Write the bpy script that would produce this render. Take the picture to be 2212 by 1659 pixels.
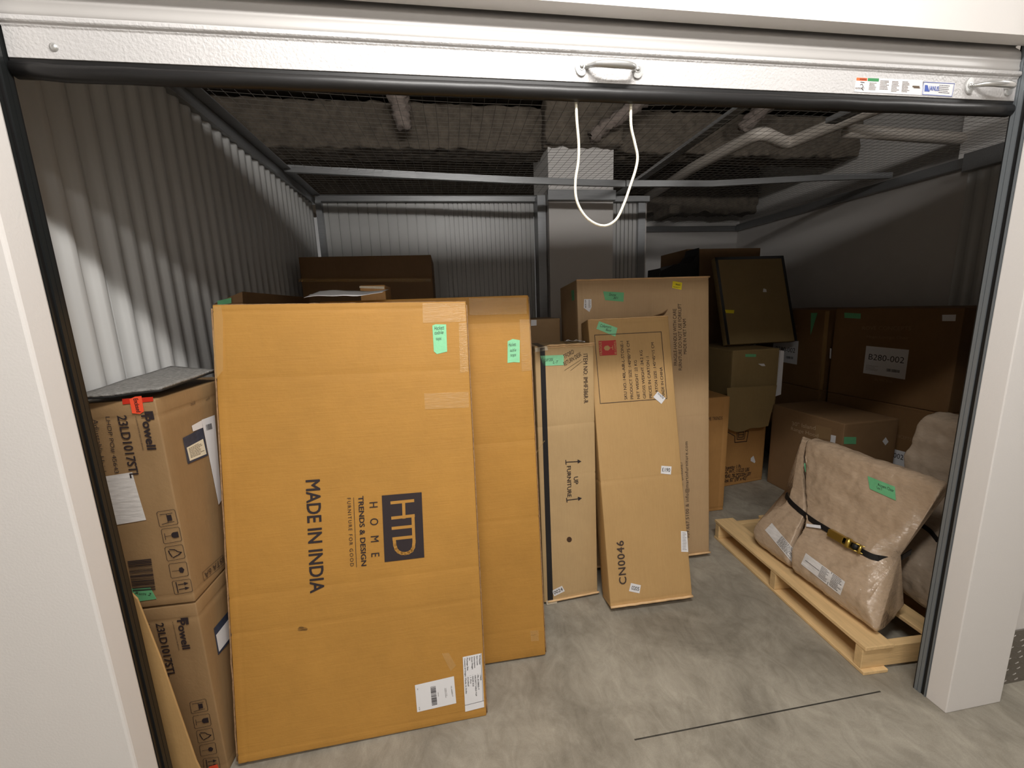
import bpy, bmesh, math, random
from mathutils import Vector, Matrix, noise
random.seed(7)
S = bpy.context.scene
for o in list(bpy.data.objects): bpy.data.objects.remove(o)
COL = S.collection
# ------------------------------------------------------------------ camera
W, H, F = 2212.0, 1659.0, 887.70
RX = Vector((0.98781479, -0.1514612, -0.0357973))     # camera right, down, forward in world axes
RD = Vector((-0.0624958, -0.1753772, -0.9825157))
RF = Vector((0.1425349, 0.9727807, -0.1827059))
CAM = Vector((0, 0, 1.5))
cam = bpy.data.objects.new('camera', bpy.data.cameras.new('camera')); COL.objects.link(cam)
cam.matrix_world = Matrix(((RX.x, -RD.x, -RF.x, 0), (RX.y, -RD.y, -RF.y, 0), (RX.z, -RD.z, -RF.z, 1.5), (0, 0, 0, 1)))
cam.data.sensor_width = 36; cam.data.lens = 36 * F / W; cam.data.clip_start = .02
S.camera = cam
# ------------------------------------------------------------------ world, light, exposure
S.view_settings.view_transform = 'Standard'; S.view_settings.look = 'None'
S.view_settings.gamma = 1; S.view_settings.use_curve_mapping = False; S.view_settings.exposure = 0.45
wd = bpy.data.worlds.new('world'); S.world = wd; wd.use_nodes = True
wd.node_tree.nodes['Background'].inputs[0].default_value = (1, .96, .92, 1)
wd.node_tree.nodes['Background'].inputs[1].default_value = .13
def area(name, loc, rot, sx, sy, power, col=(1, .97, .935)):
    l = bpy.data.lights.new(name, 'AREA'); l.shape = 'RECTANGLE'; l.size = sx; l.size_y = sy; l.energy = power; l.color = col
    o = bpy.data.objects.new(name, l); COL.objects.link(o); o.location = loc; o.rotation_euler = rot; return o
# the corridor's ceiling tube light, in front of the door (a tube shines down and sideways)
area('corridor_or_fill_light', (.25, .22, 2.86), (0, 0, 0), 1.2, .24, 24)
area('corridor_or_fill_light', (.25, .24, 2.84), (math.radians(80), 0, 0), 1.2, .08, 18)
area('corridor_or_fill_light', (.2, -1.0, 2.86), (math.radians(12), 0, 0), 1.2, .24, 22)  # added fill, no known fixture: lifts the carton fronts deeper inside
area('corridor_or_fill_light', (2.95, .24, 2.84), (math.radians(80), 0, 0), 1.2, .08, 9)  # added fill aimed inwards to brighten the upper right wall and pipe
area('corridor_or_fill_light', (2.95, .22, 2.86), (0, 0, 0), 1.2, .24, 9)  # downward half of the added fill on the right
area('corridor_or_fill_light', (-4.2, .22, 2.86), (0, 0, 0), 1.2, .14, 25)

def ray(x, y):
    return RX * ((x - W / 2) / F) + RD * ((y - H / 2) / F) + RF
def at(axis, val, x, y):
    v = ray(x, y); t = (val - CAM[axis]) / v[axis]; return CAM + v * t
# ------------------------------------------------------------------ materials
def srgb(r, g, b):
    f = lambda c: (c / 255 / 12.92) if c <= 10 else ((c / 255 + .055) / 1.055) ** 2.4
    return (f(r), f(g), f(b), 1)
def mat(name, col, rough=.6, metal=0, bump=0, bscale=60, var=.0, vscale=4, stretch=(1, 1, 1), coat=0, alpha=1, spec=.5, rvar=0):
    m = bpy.data.materials.new(name); m.use_nodes = True; nt = m.node_tree; N = nt.nodes; L = nt.links
    p = N['Principled BSDF']; c = srgb(*col)
    p.inputs['Base Color'].default_value = c; p.inputs['Roughness'].default_value = rough
    p.inputs['Metallic'].default_value = metal; p.inputs['Specular IOR Level'].default_value = spec
    p.inputs['Coat Weight'].default_value = coat; p.inputs['Coat Roughness'].default_value = .12
    p.inputs['Alpha'].default_value = alpha
    tc = N.new('ShaderNodeTexCoord'); mp = N.new('ShaderNodeMapping'); L.new(tc.outputs['Object'], mp.inputs[0]); mp.inputs['Scale'].default_value = stretch
    if var:
        n = N.new('ShaderNodeTexNoise'); n.inputs['Scale'].default_value = vscale; n.inputs['Detail'].default_value = 6; n.inputs['Roughness'].default_value = .65
        L.new(mp.outputs[0], n.inputs[0]); r = N.new('ShaderNodeValToRGB'); L.new(n.outputs[0], r.inputs[0])
        r.color_ramp.elements[0].position = .3; r.color_ramp.elements[1].position = .7
        r.color_ramp.elements[0].color = tuple(x * (1 - var) for x in c[:3]) + (1,)
        r.color_ramp.elements[1].color = tuple(min(1, x * (1 + var)) for x in c[:3]) + (1,)
        L.new(r.outputs[0], p.inputs['Base Color'])
    if bump:
        n = N.new('ShaderNodeTexNoise'); n.inputs['Scale'].default_value = bscale; n.inputs['Detail'].default_value = 4
        L.new(mp.outputs[0], n.inputs[0]); b = N.new('ShaderNodeBump'); b.inputs['Strength'].default_value = bump; b.inputs['Distance'].default_value = .004
        L.new(n.outputs[0], b.inputs['Height']); L.new(b.outputs[0], p.inputs['Normal'])
    if rvar:
        n = N.new('ShaderNodeTexNoise'); n.inputs['Scale'].default_value = 9; L.new(mp.outputs[0], n.inputs[0])
        q = N.new('ShaderNodeMapRange'); q.inputs['To Min'].default_value = rough - rvar; q.inputs['To Max'].default_value = rough + rvar
        L.new(n.outputs[0], q.inputs[0]); L.new(q.outputs[0], p.inputs['Roughness'])
    return m
def board(name, col, axis=2, flute=.35, stain=.10, rough=.62):
    """corrugated fibreboard: flute lines across one axis, blotches, scuffs"""
    m = bpy.data.materials.new(name); m.use_nodes = True; nt = m.node_tree; N = nt.nodes; L = nt.links
    p = N['Principled BSDF']; c = srgb(*col); p.inputs['Roughness'].default_value = rough; p.inputs['Specular IOR Level'].default_value = .35
    tc = N.new('ShaderNodeTexCoord')
    big = N.new('ShaderNodeTexNoise'); big.inputs['Scale'].default_value = 3.2; big.inputs['Detail'].default_value = 7; big.inputs['Roughness'].default_value = .7
    L.new(tc.outputs['Object'], big.inputs[0])
    mp = N.new('ShaderNodeMapping'); sc = [14, 14, 14]; sc[axis] = 330; mp.inputs['Scale'].default_value = sc; L.new(tc.outputs['Object'], mp.inputs[0])
    ln = N.new('ShaderNodeTexNoise'); ln.inputs['Scale'].default_value = 1; ln.inputs['Detail'].default_value = 3; L.new(mp.outputs[0], ln.inputs[0])
    r = N.new('ShaderNodeValToRGB'); L.new(big.outputs[0], r.inputs[0]); r.color_ramp.elements[0].position = .3; r.color_ramp.elements[1].position = .72
    r.color_ramp.elements[0].color = tuple(x * (1 - stain) for x in c[:3]) + (1,); r.color_ramp.elements[1].color = tuple(x * (1 + stain * .8) for x in c[:3]) + (1,)
    mx = N.new('ShaderNodeMixRGB'); mx.blend_type = 'SOFT_LIGHT'; mx.inputs[0].default_value = .12; L.new(r.outputs[0], mx.inputs[1]); L.new(ln.outputs[0], mx.inputs[2])
    L.new(mx.outputs[0], p.inputs['Base Color'])
    mp2 = N.new('ShaderNodeMapping'); s2 = [9, 9, 9]; s2[axis] = 220; mp2.inputs['Scale'].default_value = s2; L.new(tc.outputs['Object'], mp2.inputs[0])
    fl = N.new('ShaderNodeTexNoise'); fl.inputs['Scale'].default_value = 1; L.new(mp2.outputs[0], fl.inputs[0])
    b = N.new('ShaderNodeBump'); b.inputs['Strength'].default_value = flute; b.inputs['Distance'].default_value = .0015; L.new(fl.outputs[0], b.inputs['Height'])
    b2 = N.new('ShaderNodeBump'); b2.inputs['Strength'].default_value = .35; b2.inputs['Distance'].default_value = .01; L.new(big.outputs[0], b2.inputs['Height']); L.new(b.outputs[0], b2.inputs['Normal'])
    L.new(b2.outputs[0], p.inputs['Normal'])
    return m
def concrete():
    m = bpy.data.materials.new('concrete'); m.use_nodes = True; nt = m.node_tree; N = nt.nodes; L = nt.links
    p = N['Principled BSDF']; p.inputs['Specular IOR Level'].default_value = .5
    tc = N.new('ShaderNodeTexCoord')
    a = N.new('ShaderNodeTexNoise'); a.inputs['Scale'].default_value = 2.3; a.inputs['Detail'].default_value = 9; a.inputs['Roughness'].default_value = .68; a.inputs['Distortion'].default_value = .6
    L.new(tc.outputs['Object'], a.inputs[0])
    r = N.new('ShaderNodeValToRGB'); L.new(a.outputs[0], r.inputs[0]); e = r.color_ramp.elements
    e[0].position = .28; e[0].color = srgb(122, 116, 104); e[1].position = .74; e[1].color = srgb(172, 165, 150)
    mp = N.new('ShaderNodeMapping'); mp.inputs['Scale'].default_value = (9, 5, 1); mp.inputs['Rotation'].default_value = (0, 0, .9); L.new(tc.outputs['Object'], mp.inputs[0])
    s = N.new('ShaderNodeTexNoise'); s.inputs['Scale'].default_value = 1.4; s.inputs['Detail'].default_value = 6; s.inputs['Roughness'].default_value = .7; s.inputs['Distortion'].default_value = 1.2; L.new(mp.outputs[0], s.inputs[0])
    mx = N.new('ShaderNodeMixRGB'); mx.blend_type = 'SOFT_LIGHT'; mx.inputs[0].default_value = .7; L.new(r.outputs[0], mx.inputs[1]); L.new(s.outputs[0], mx.inputs[2])
    g = N.new('ShaderNodeTexNoise'); g.inputs['Scale'].default_value = 300; L.new(tc.outputs['Object'], g.inputs[0])
    m3 = N.new('ShaderNodeMixRGB'); m3.blend_type = 'OVERLAY'; m3.inputs[0].default_value = .16; L.new(mx.outputs[0], m3.inputs[1]); L.new(g.outputs[0], m3.inputs[2])
    L.new(m3.outputs[0], p.inputs['Base Color'])
    q = N.new('ShaderNodeMapRange'); q.inputs['To Min'].default_value = .38; q.inputs['To Max'].default_value = .62; L.new(a.outputs[0], q.inputs[0]); L.new(q.outputs[0], p.inputs['Roughness'])
    b = N.new('ShaderNodeBump'); b.inputs['Strength'].default_value = .12; b.inputs['Distance'].default_value = .004; L.new(s.outputs[0], b.inputs['Height']); L.new(b.outputs[0], p.inputs['Normal'])
    return m
M = {}
M['concrete'] = concrete()
M['drywall'] = mat('drywall', (222, 218, 214), .85, bump=.08, bscale=180)
M['trimwhite'] = mat('trimwhite', (228, 223, 217), .45)
M['steelwhite'] = mat('steelwhite', (196, 196, 194), .38, bump=.03, bscale=40, spec=.6)
M['galv'] = mat('galv', (158, 160, 162), .42, metal=.55, var=.08, vscale=8, stretch=(1, 1, 30))
M['galvrail'] = mat('galvrail', (150, 151, 152), .4, metal=.5, var=.1, vscale=3, stretch=(2, 40, 40))
M['bar'] = mat('bar', (192, 190, 189), .42, metal=.1, bump=.5, bscale=150)
M['curtain'] = mat('curtain', (172, 169, 166), .4)
M['rubber'] = mat('rubber', (24, 23, 23), .42, bump=.1, bscale=30)
M['black'] = mat('black', (14, 13, 13), .5)
M['track'] = mat('track', (34, 36, 36), .35, metal=.2)
M['trackgrey'] = mat('trackgrey', (128, 134, 138), .4, metal=.4)
M['castmetal'] = mat('castmetal', (205, 205, 203), .3, metal=.7)
M['rope'] = mat('rope', (238, 233, 214), .7, bump=.4, bscale=500)
M['fireproof'] = mat('fireproof', (104, 95, 84), .95, bump=1, bscale=45, var=.35, vscale=14)
M['fluff'] = mat('fluff', (140, 128, 120), .95, bump=1, bscale=60, var=.35, vscale=18)
M['pvc'] = mat('pvc', (205, 196, 186), .5)
M['netting'] = mat('netting', (120, 116, 110), .5, metal=.3)
M['ink'] = mat('ink', (42, 33, 36), .6)
M['inkbrown'] = mat('inkbrown', (66, 52, 44), .65)
M['inkfade'] = mat('inkfade', (96, 80, 66), .7)
M['inklight'] = mat('inklight', (190, 165, 132), .7)
M['inkfaint'] = mat('inkfaint', (150, 118, 84), .7)
M['inkblue'] = mat('inkblue', (62, 88, 170), .6)
M['red'] = mat('red', (176, 44, 40), .6)
M['redtape'] = mat('redtape', (196, 50, 34), .35)
M['orangered'] = mat('orangered', (242, 84, 50), .6)
M['orange'] = mat('orange', (236, 106, 50), .5)
M['greenink'] = mat('greenink', (40, 130, 70), .5)
M['green'] = mat('green', (140, 212, 162), .7, bump=.25, bscale=60, var=.05, vscale=30)
M['greendeep'] = mat('greendeep', (104, 178, 126), .6, bump=.25, bscale=60, var=.05, vscale=30)
M['yellow'] = mat('yellow', (245, 226, 40), .6)
M['paper'] = mat('paper', (226, 225, 226), .6, bump=.06, bscale=30)
M['dirtypaper'] = mat('dirtypaper', (212, 208, 204), .5, var=.16, vscale=26, stretch=(1, 1, 5), bump=.3, bscale=20)
M['navy'] = mat('navy', (52, 60, 78), .5, var=.35, vscale=60)
M['cream'] = mat('cream', (228, 220, 196), .6)
M['blacktape'] = mat('blacktape', (27, 26, 29), .28, bump=.2, bscale=30)
M['cleartape'] = mat('cleartape', (226, 184, 118), .16, alpha=.24, bump=.5, bscale=35, stretch=(1, 1, 8))
M['tapebright'] = mat('tapebright', (236, 222, 196), .2, alpha=.75, bump=.5, bscale=90)
M['hdboard'] = board('hdboard', (179, 131, 60), 2, stain=.10)
M['kraft'] = board('kraft', (188, 158, 114), 0, flute=.12, stain=.08)
M['kraft2'] = board('kraft2', (186, 150, 99), 0, flute=.1, stain=.07)
M['kraftgrey'] = board('kraftgrey', (184, 154, 116), 0, flute=.1, stain=.07)
M['kraftdull'] = board('kraftdull', (148, 119, 83), 1, flute=.1, stain=.10)
M['brown'] = board('brown', (124, 94, 62), 0, flute=.1, stain=.12)
M['brownrove'] = board('brownrove', (126, 94, 60), 1, flute=.1, stain=.1)
M['brownhood'] = board('brownhood', (138, 108, 76), 1, flute=.1, stain=.1)
M['orangeboard'] = board('orangeboard', (178, 132, 78), 0, flute=.1, stain=.12)
M['olive'] = board('olive', (142, 120, 80), 0, flute=.1, stain=.12)
M['edge'] = mat('edge', (150, 118, 84), .8, var=.35, vscale=90)
M['edgelight'] = mat('edgelight', (222, 184, 136), .7, bump=.4, bscale=50, var=.12, vscale=20)
M['felt'] = mat('felt', (126, 124, 120), .95, bump=1, bscale=130, var=.4, vscale=90)
M['felted'] = mat('felted', (20, 19, 18), .8)
M['hole'] = mat('hole', (70, 48, 30), .9)
M['smudge'] = mat('smudge', (60, 50, 42), .8, alpha=.3)
M['joint'] = mat('joint', (50, 48, 46), .8, alpha=.35)
M['wood'] = mat('wood', (222, 188, 136), .65, bump=.25, bscale=14, var=.16, vscale=2.2, stretch=(14, 1.4, 14))
M['woodx'] = mat('woodx', (218, 184, 132), .65, bump=.25, bscale=14, var=.16, vscale=2.2, stretch=(1.4, 14, 14))
def film(name, col, foam=True):
    m = mat(name, col, .55, var=.09, vscale=45, stretch=(1, 1, 3)); nt = m.node_tree; N = nt.nodes; L = nt.links; p = N['Principled BSDF']
    p.inputs['Coat Weight'].default_value = 1; p.inputs['Coat Roughness'].default_value = .09; p.inputs['Coat IOR'].default_value = 1.7
    tc = N.new('ShaderNodeTexCoord'); prev = None; prevc = None
    for sc, st, dist, strength, coat in (((60, 260, 260), 1, .0012, .5, 0), ((30, 30, 30), 1, .004, .5, 0), ((16, 9, 38), 1, .022, 1, 1), ((48, 24, 80), 1, .007, .8, 1)):
        mp = N.new('ShaderNodeMapping'); mp.inputs['Scale'].default_value = sc; mp.inputs['Rotation'].default_value = (0, .35, 0); L.new(tc.outputs['Object'], mp.inputs[0])
        n = N.new('ShaderNodeTexNoise'); n.inputs['Scale'].default_value = st; n.inputs['Detail'].default_value = 4; n.inputs['Distortion'].default_value = .8; L.new(mp.outputs[0], n.inputs[0])
        b = N.new('ShaderNodeBump'); b.inputs['Strength'].default_value = strength; b.inputs['Distance'].default_value = dist; L.new(n.outputs[0], b.inputs['Height'])
        if coat:
            if prevc: L.new(prevc.outputs[0], b.inputs['Normal'])
            prevc = b
        else:
            if prev: L.new(prev.outputs[0], b.inputs['Normal'])
            prev = b
    L.new(prev.outputs[0], p.inputs['Normal']); L.new(prevc.outputs[0], p.inputs['Coat Normal']); return m
M['wrap'] = film('wrap', (180, 156, 130))
M['wrapdark'] = film('wrapdark', (164, 146, 126))
M['blackwrap'] = mat('blackwrap', (22, 20, 19), .4, bump=.5, bscale=12)
M['strap'] = mat('strap', (16, 15, 16), .6)
M['brass'] = mat('brass', (196, 168, 84), .3, metal=.9)
M['checker'] = mat('checker', (128, 122, 114), .4, metal=.55, var=.1, vscale=10)
# ------------------------------------------------------------------ object helpers
def tag(o, label=None, cat=None, group=None, kind=None):
    if label: o['label'] = label
    if cat: o['category'] = cat
    if group: o['group'] = group
    if kind: o['kind'] = kind
    return o
def link(name, me, m, parent=None, smooth=False):
    me.materials.append(m)
    if smooth: me.polygons.foreach_set('use_smooth', [True] * len(me.polygons))
    o = bpy.data.objects.new(name, me); COL.objects.link(o)
    if parent: o.parent = parent
    return o
def empty(name, loc=(0, 0, 0), mw=None):
    o = bpy.data.objects.new(name, None); COL.objects.link(o); o.empty_display_size = .1
    if mw is not None: o.matrix_world = mw
    else: o.location = loc
    return o
class MB:
    def __init__(s, inv=None): s.v = []; s.f = []; s.inv = inv
    def add(s, vs, fs):
        b = len(s.v); s.v += [s.inv @ Vector(v) if s.inv else Vector(v) for v in vs]; s.f += [tuple(b + i for i in f) for f in fs]; return s
    def hexa(s, p):   # 8 points: bottom ring 4, top ring 4
        return s.add(p, [(3, 2, 1, 0), (4, 5, 6, 7), (0, 1, 5, 4), (1, 2, 6, 5), (2, 3, 7, 6), (3, 0, 4, 7)])
    def box(s, x0, x1, y0, y1, z0, z1):
        return s.hexa([(x0, y0, z0), (x1, y0, z0), (x1, y1, z0), (x0, y1, z0), (x0, y0, z1), (x1, y0, z1), (x1, y1, z1), (x0, y1, z1)])
    def prism(s, pts, n, t):   # polygon pts, extruded along vector n by t
        k = len(pts); q = [Vector(p) for p in pts]; w = [p + Vector(n) * t for p in q]
        return s.add(q + w, [tuple(range(k))[::-1], tuple(range(k, 2 * k))] + [(i, (i + 1) % k, k + (i + 1) % k, k + i) for i in range(k)])
    def tube(s, pts, r, n=10, cap=True):
        pts = [Vector(p) for p in pts]; rs = r if isinstance(r, (list, tuple)) else [r] * len(pts); vs = []; up = None
        for i, p in enumerate(pts):
            d = (pts[min(i + 1, len(pts) - 1)] - pts[max(i - 1, 0)]).normalized()
            if up is None: up = d.orthogonal().normalized()
            up = (up - d * up.dot(d)).normalized(); sd = d.cross(up)
            vs += [p + (up * math.cos(2 * math.pi * j / n) + sd * math.sin(2 * math.pi * j / n)) * rs[i] for j in range(n)]
        fs = [(i * n + j, i * n + (j + 1) % n, (i + 1) * n + (j + 1) % n, (i + 1) * n + j) for i in range(len(pts) - 1) for j in range(n)]
        if cap: fs += [tuple(range(n))[::-1], tuple(range((len(pts) - 1) * n, len(pts) * n))]
        return s.add(vs, fs)
    def lathe(s, c, ax, prof, n=20):   # prof: list of (r, h) along axis ax from c
        c = Vector(c); ax = Vector(ax).normalized(); u = ax.orthogonal().normalized(); w = ax.cross(u); vs = []
        for r, h in prof: vs += [c + ax * h + (u * math.cos(2 * math.pi * j / n) + w * math.sin(2 * math.pi * j / n)) * r for j in range(n)]
        fs = [(i * n + j, i * n + (j + 1) % n, (i + 1) * n + (j + 1) % n, (i + 1) * n + j) for i in range(len(prof) - 1) for j in range(n)]
        fs += [tuple(range(n))[::-1], tuple(range((len(prof) - 1) * n, len(prof) * n))]
        return s.add(vs, fs)
    def build(s, name, m, parent=None, smooth=False, bev=0):
        me = bpy.data.meshes.new(name); me.from_pydata([tuple(v) for v in s.v], [], s.f); me.validate()
        bm = bmesh.new(); bm.from_mesh(me); bmesh.ops.recalc_face_normals(bm, faces=bm.faces); bm.to_mesh(me); bm.free()
        o = link(name, me, m, parent, smooth)
        if bev:
            b = o.modifiers.new('bevel', 'BEVEL'); b.width = bev; b.segments = 2; b.limit_method = 'ANGLE'
        return o
def crom(pts, n, closed=False):
    out = []; k = len(pts); rng = range(k if closed else k - 1)
    for i in rng:
        if closed: a, b, c, d = [pts[(i + j) % k] for j in (-1, 0, 1, 2)]
        else: a, b, c, d = pts[max(i - 1, 0)], pts[i], pts[i + 1], pts[min(i + 2, k - 1)]
        for q in range(n):
            t = q / n
            out.append(tuple(.5 * (2 * b[j] + (c[j] - a[j]) * t + (2 * a[j] - 5 * b[j] + 4 * c[j] - d[j]) * t * t + (3 * b[j] - a[j] - 3 * c[j] + d[j]) * t ** 3) for j in range(len(b))))
    if not closed: out.append(tuple(pts[-1]))
    return out
def lattice(dims, step, r, creases=(), amp=.0015, seed=0.0, dent=None):
    """closed rounded box surface 0..dims with mesh lines every step; faces sag inward a little"""
    def coords(L, ax):
        n = max(1, int(round((L - 2 * r) / step))); c = [0, r * .3] + [r + (L - 2 * r) * i / n for i in range(n + 1)] + [L - r * .3, L]
        for a, v, hw, dp in creases:
            if a == ax: c += [v - hw, v, v + hw]
        c = sorted(c); out = [c[0]]
        for q in c[1:]:
            if q - out[-1] > 1e-4: out.append(q)
        out[-1] = L
        return out
    cs = [coords(dims[i], i) for i in range(3)]; idx = {}; V = []; Fc = []
    def vert(i, j, k):
        key = (i, j, k)
        if key in idx: return idx[key]
        p = Vector((cs[0][i], cs[1][j], cs[2][k])); q = Vector([min(max(p[a], r), dims[a] - r) for a in range(3)]); d = p - q
        if d.length > 1e-9: p = q + d.normalized() * r
        s = Vector((seed, seed * 1.7, seed * .3)); inner = 1.0
        nv = noise.noise(p * 3.1 + s) * .6 + noise.noise(p * 9 + s) * .4
        for a in range(3):
            lo, hi = p[a] < r * .9, p[a] > dims[a] - r * .9
            oth = [min(p[b], dims[b] - p[b]) for b in range(3) if b != a]
            if (lo or hi):
                wgt = min(1, max(0, min(oth) / .03)); off = (abs(nv) * amp + amp * .3) * (.25 + .75 * wgt)
                for ca, v, hw, dp in creases:
                    if ca != a and abs(p[ca] - v) < hw * .9: off += dp * (.6 + .4 * noise.noise(p * 20 + s))
                p[a] += off if lo else -off
        idx[key] = len(V); V.append(p); return idx[key]
    n = [len(c) - 1 for c in cs]
    for a in range(3):
        b, c = (a + 1) % 3, (a + 2) % 3
        for side in (0, n[a]):
            for i in range(n[b]):
                for j in range(n[c]):
                    q = []
                    for di, dj in ((0, 0), (1, 0), (1, 1), (0, 1)):
                        k = [0, 0, 0]; k[a] = side; k[b] = i + di; k[c] = j + dj; q.append(vert(*k))
                    Fc.append(tuple(q) if side else tuple(q[::-1]))
    return V, Fc
class Face:
    def __init__(s, O, U, V, root, inv): s.O = O; s.U = U; s.V = V; s.N = U.cross(V).normalized(); s.root = root; s.inv = inv
    def p(s, x, y, off=0):
        v = ray(x, y); t = (s.O - CAM).dot(s.N) / v.dot(s.N); return CAM + v * t + s.N * off
    def uv(s, u, v, off=0): return s.O + s.U * u + s.V * v + s.N * off
class Carton:
    def __init__(s, name, label, cat, m, x, y, z=0, yaw=0, lean=0, roll=0, w=.5, h=1, d=.2, creases=(), group=None, amp=.0015, step=.035, r=.005, seed=None):
        s.w, s.h, s.d = w, h, d
        s.M = Matrix.Translation((x, y, z)) @ Matrix.Rotation(math.radians(yaw), 4, 'Z') @ Matrix.Rotation(math.radians(-lean), 4, 'X') @ Matrix.Rotation(math.radians(roll), 4, 'Y')
        s.inv = s.M.inverted(); s.root = empty(name, mw=s.M); tag(s.root, label, cat, group)
        V, Fc = lattice((w, d, h), step, r, [(a, v, hw, dp) for a, v, hw, dp in creases], amp, seed if seed is not None else x * 3 + y)
        V = [Vector((p.x, p.y - d, p.z)) for p in V]
        me = bpy.data.meshes.new('carton_body'); me.from_pydata([tuple(v) for v in V], [], Fc)
        s.body = link('carton_body', me, m, s.root, True)
    def wp(s, x, y, z): return s.M @ Vector((x, y, z))
    def face(s, k):
        R3 = s.M.to_3x3(); X, Y, Z = [R3 @ Vector(q) for q in ((1, 0, 0), (0, 1, 0), (0, 0, 1))]
        if k == 'front': return Face(s.wp(0, -s.d, 0), X, Z, s.root, s.inv)
        if k == 'left': return Face(s.wp(0, 0, 0), -Y, Z, s.root, s.inv)
        if k == 'right': return Face(s.wp(s.w, -s.d, 0), Y, Z, s.root, s.inv)
        if k == 'top': return Face(s.wp(0, -s.d, s.h), X, Y, s.root, s.inv)
def patch(fc, pts, m, name='tape', off=.0004, t=.0005, parent=None, wob=0, label=None):
    """thin sheet lying on a face, corners given where they show"""
    q = [fc.p(x + random.uniform(-wob, wob), y + random.uniform(-wob, wob), off) for x, y in pts]
    o = MB(fc.inv).prism(q, fc.N, t).build(name, m, parent or fc.root)
    if label: o['label'] = label
    return o
_cap = {}
def text_mesh(s, bold, sp, shear=0):
    cu = bpy.data.curves.new('t', 'FONT'); cu.body = s; cu.size = 1; cu.offset = min(bold, 0) * .6; cu.space_character = sp; cu.resolution_u = 3; cu.shear = shear
    o = bpy.data.objects.new('t', cu); COL.objects.link(o); bpy.context.view_layer.update()
    me = bpy.data.meshes.new_from_object(o); bpy.data.objects.remove(o)
    return [v.co.copy() for v in me.vertices], [tuple(p.vertices) for p in me.polygons]
CAPH = None
def text_into(mb, fc, s, p0, p1, pt, bold=0, sp=1, off=.0016, shear=0):
    global CAPH
    if CAPH is None: CAPH = max(v.y for v in text_mesh('H', 0, 1)[0])
    vs, fs = text_mesh(s, bold, sp, shear)
    if not vs: return
    A, B, T = fc.p(*p0, off), fc.p(*p1, off), fc.p(*pt, off)
    a = B - A; b = fc.N.cross(a).normalized(); h = (T - A).dot(b); x0 = min(v.x for v in vs); x1 = max(v.x for v in vs)
    w = max(bold, 0) * .8; k = 0
    for dx, dy in (((0, 0),) if w == 0 else ((-w, 0), (w, 0), (0, -w), (0, w), (-w * .7, w * .7), (w * .7, -w * .7), (w * .7, w * .7), (-w * .7, -w * .7))):
        mb.add([A + a * ((v.x + dx - x0) / (x1 - x0)) + b * ((v.y + dy) / CAPH * h) + fc.N * (.00002 * k) for v in vs], fs); k += 1
def text(fc, s, p0, p1, pt, m=None, bold=0, sp=1, off=.0016, name='printed_text', parent=None, shear=0):
    mb = MB(fc.inv); text_into(mb, fc, s, p0, p1, pt, bold, sp, off, shear)
    return mb.build(name, m or M['ink'], parent or fc.root)
def texts(fc, rows, m=None, name='printed_text', parent=None, off=.0016):
    for r in rows:
        mb = MB(fc.inv); text_into(mb, fc, *r[:4], **(dict(off=off) | (r[4] if len(r) > 4 else {}))); mb.build(name, m or M['ink'], parent or fc.root)
def bars(fc, quad, cells, m, name='printed_text', parent=None, off=.0013):
    """dark strokes inside a quad (TL, TR, BR, BL as read); cells = u0,u1,v0,v1"""
    c = [fc.p(*q, off) for q in quad]; mb = MB(fc.inv)
    def P(u, v): return (c[0] * (1 - u) + c[1] * u) * (1 - v) + (c[3] * (1 - u) + c[2] * u) * v
    for u0, u1, v0, v1 in cells: mb.add([P(u0, v0), P(u1, v0), P(u1, v1), P(u0, v1)], [(0, 1, 2, 3)])
    return mb.build(name, m, parent or fc.root)
def barcode_cells(n=26, u0=0, u1=1, v0=0, v1=1, seed=1):
    r = random.Random(seed); c = []; x = u0; w = (u1 - u0) / n
    while x < u1 - w * .4:
        b = w * r.choice([.3, .5, .8]); c.append((x, min(x + b, u1), v0, v1)); x += b + w * r.choice([.25, .4, .6])
    return c
def rows_cells(n, u0, u1, v0, v1, seed=1, fill=.45):
    r = random.Random(seed); c = []; dv = (v1 - v0) / n
    for i in range(n):
        u = u0; e = u1 - r.random() * (u1 - u0) * .35
        while u < e:
            l = (u1 - u0) * r.uniform(.05, .14); c.append((u, min(u + l, e), v0 + dv * i, v0 + dv * (i + fill))); u += l + (u1 - u0) * .025
    return c
def stroke_into(mb, fc, pts, w, off=.0016, closed=False):
    P = [fc.p(x, y, off) for x, y in pts]; n = len(P); seg = range(n if closed else n - 1)
    for i in seg:
        a, b = P[i], P[(i + 1) % n]; d = (b - a).normalized(); s = fc.N.cross(d) * w / 2; e = d * w * .45
        mb.add([a - s - e, b - s + e, b + s + e, a + s - e], [(0, 1, 2, 3)])
def strokes(fc, lines, w, m, name='printed_mark', off=.0016, closed=False, parent=None):
    mb = MB(fc.inv)
    for i, l in enumerate(lines): stroke_into(mb, fc, l, w, off + i * .00002, closed)
    return mb.build(name, m, parent or fc.root)
def disc_pts(x, y, rx, ry, n=16): return [(x + rx * math.cos(2 * math.pi * i / n), y + ry * math.sin(2 * math.pi * i / n)) for i in range(n)]
def lerp2(q, u, v):
    a, b, c, d = q
    return ((a[0] * (1 - u) + b[0] * u) * (1 - v) + (d[0] * (1 - u) + c[0] * u) * v, (a[1] * (1 - u) + b[1] * u) * (1 - v) + (d[1] * (1 - u) + c[1] * u) * v)

# ================================================================== THE SETTING
def struct(o): return tag(o, kind='structure')
struct(MB().box(-6, 8, -2.2, 6, -.1, 0).build('floor', M['concrete']))
joint = MB().box(.55, 1.55, 1.112, 1.117, 0, .0004).build('floor_joint', M['joint'], bpy.data.objects['floor'])
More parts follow.
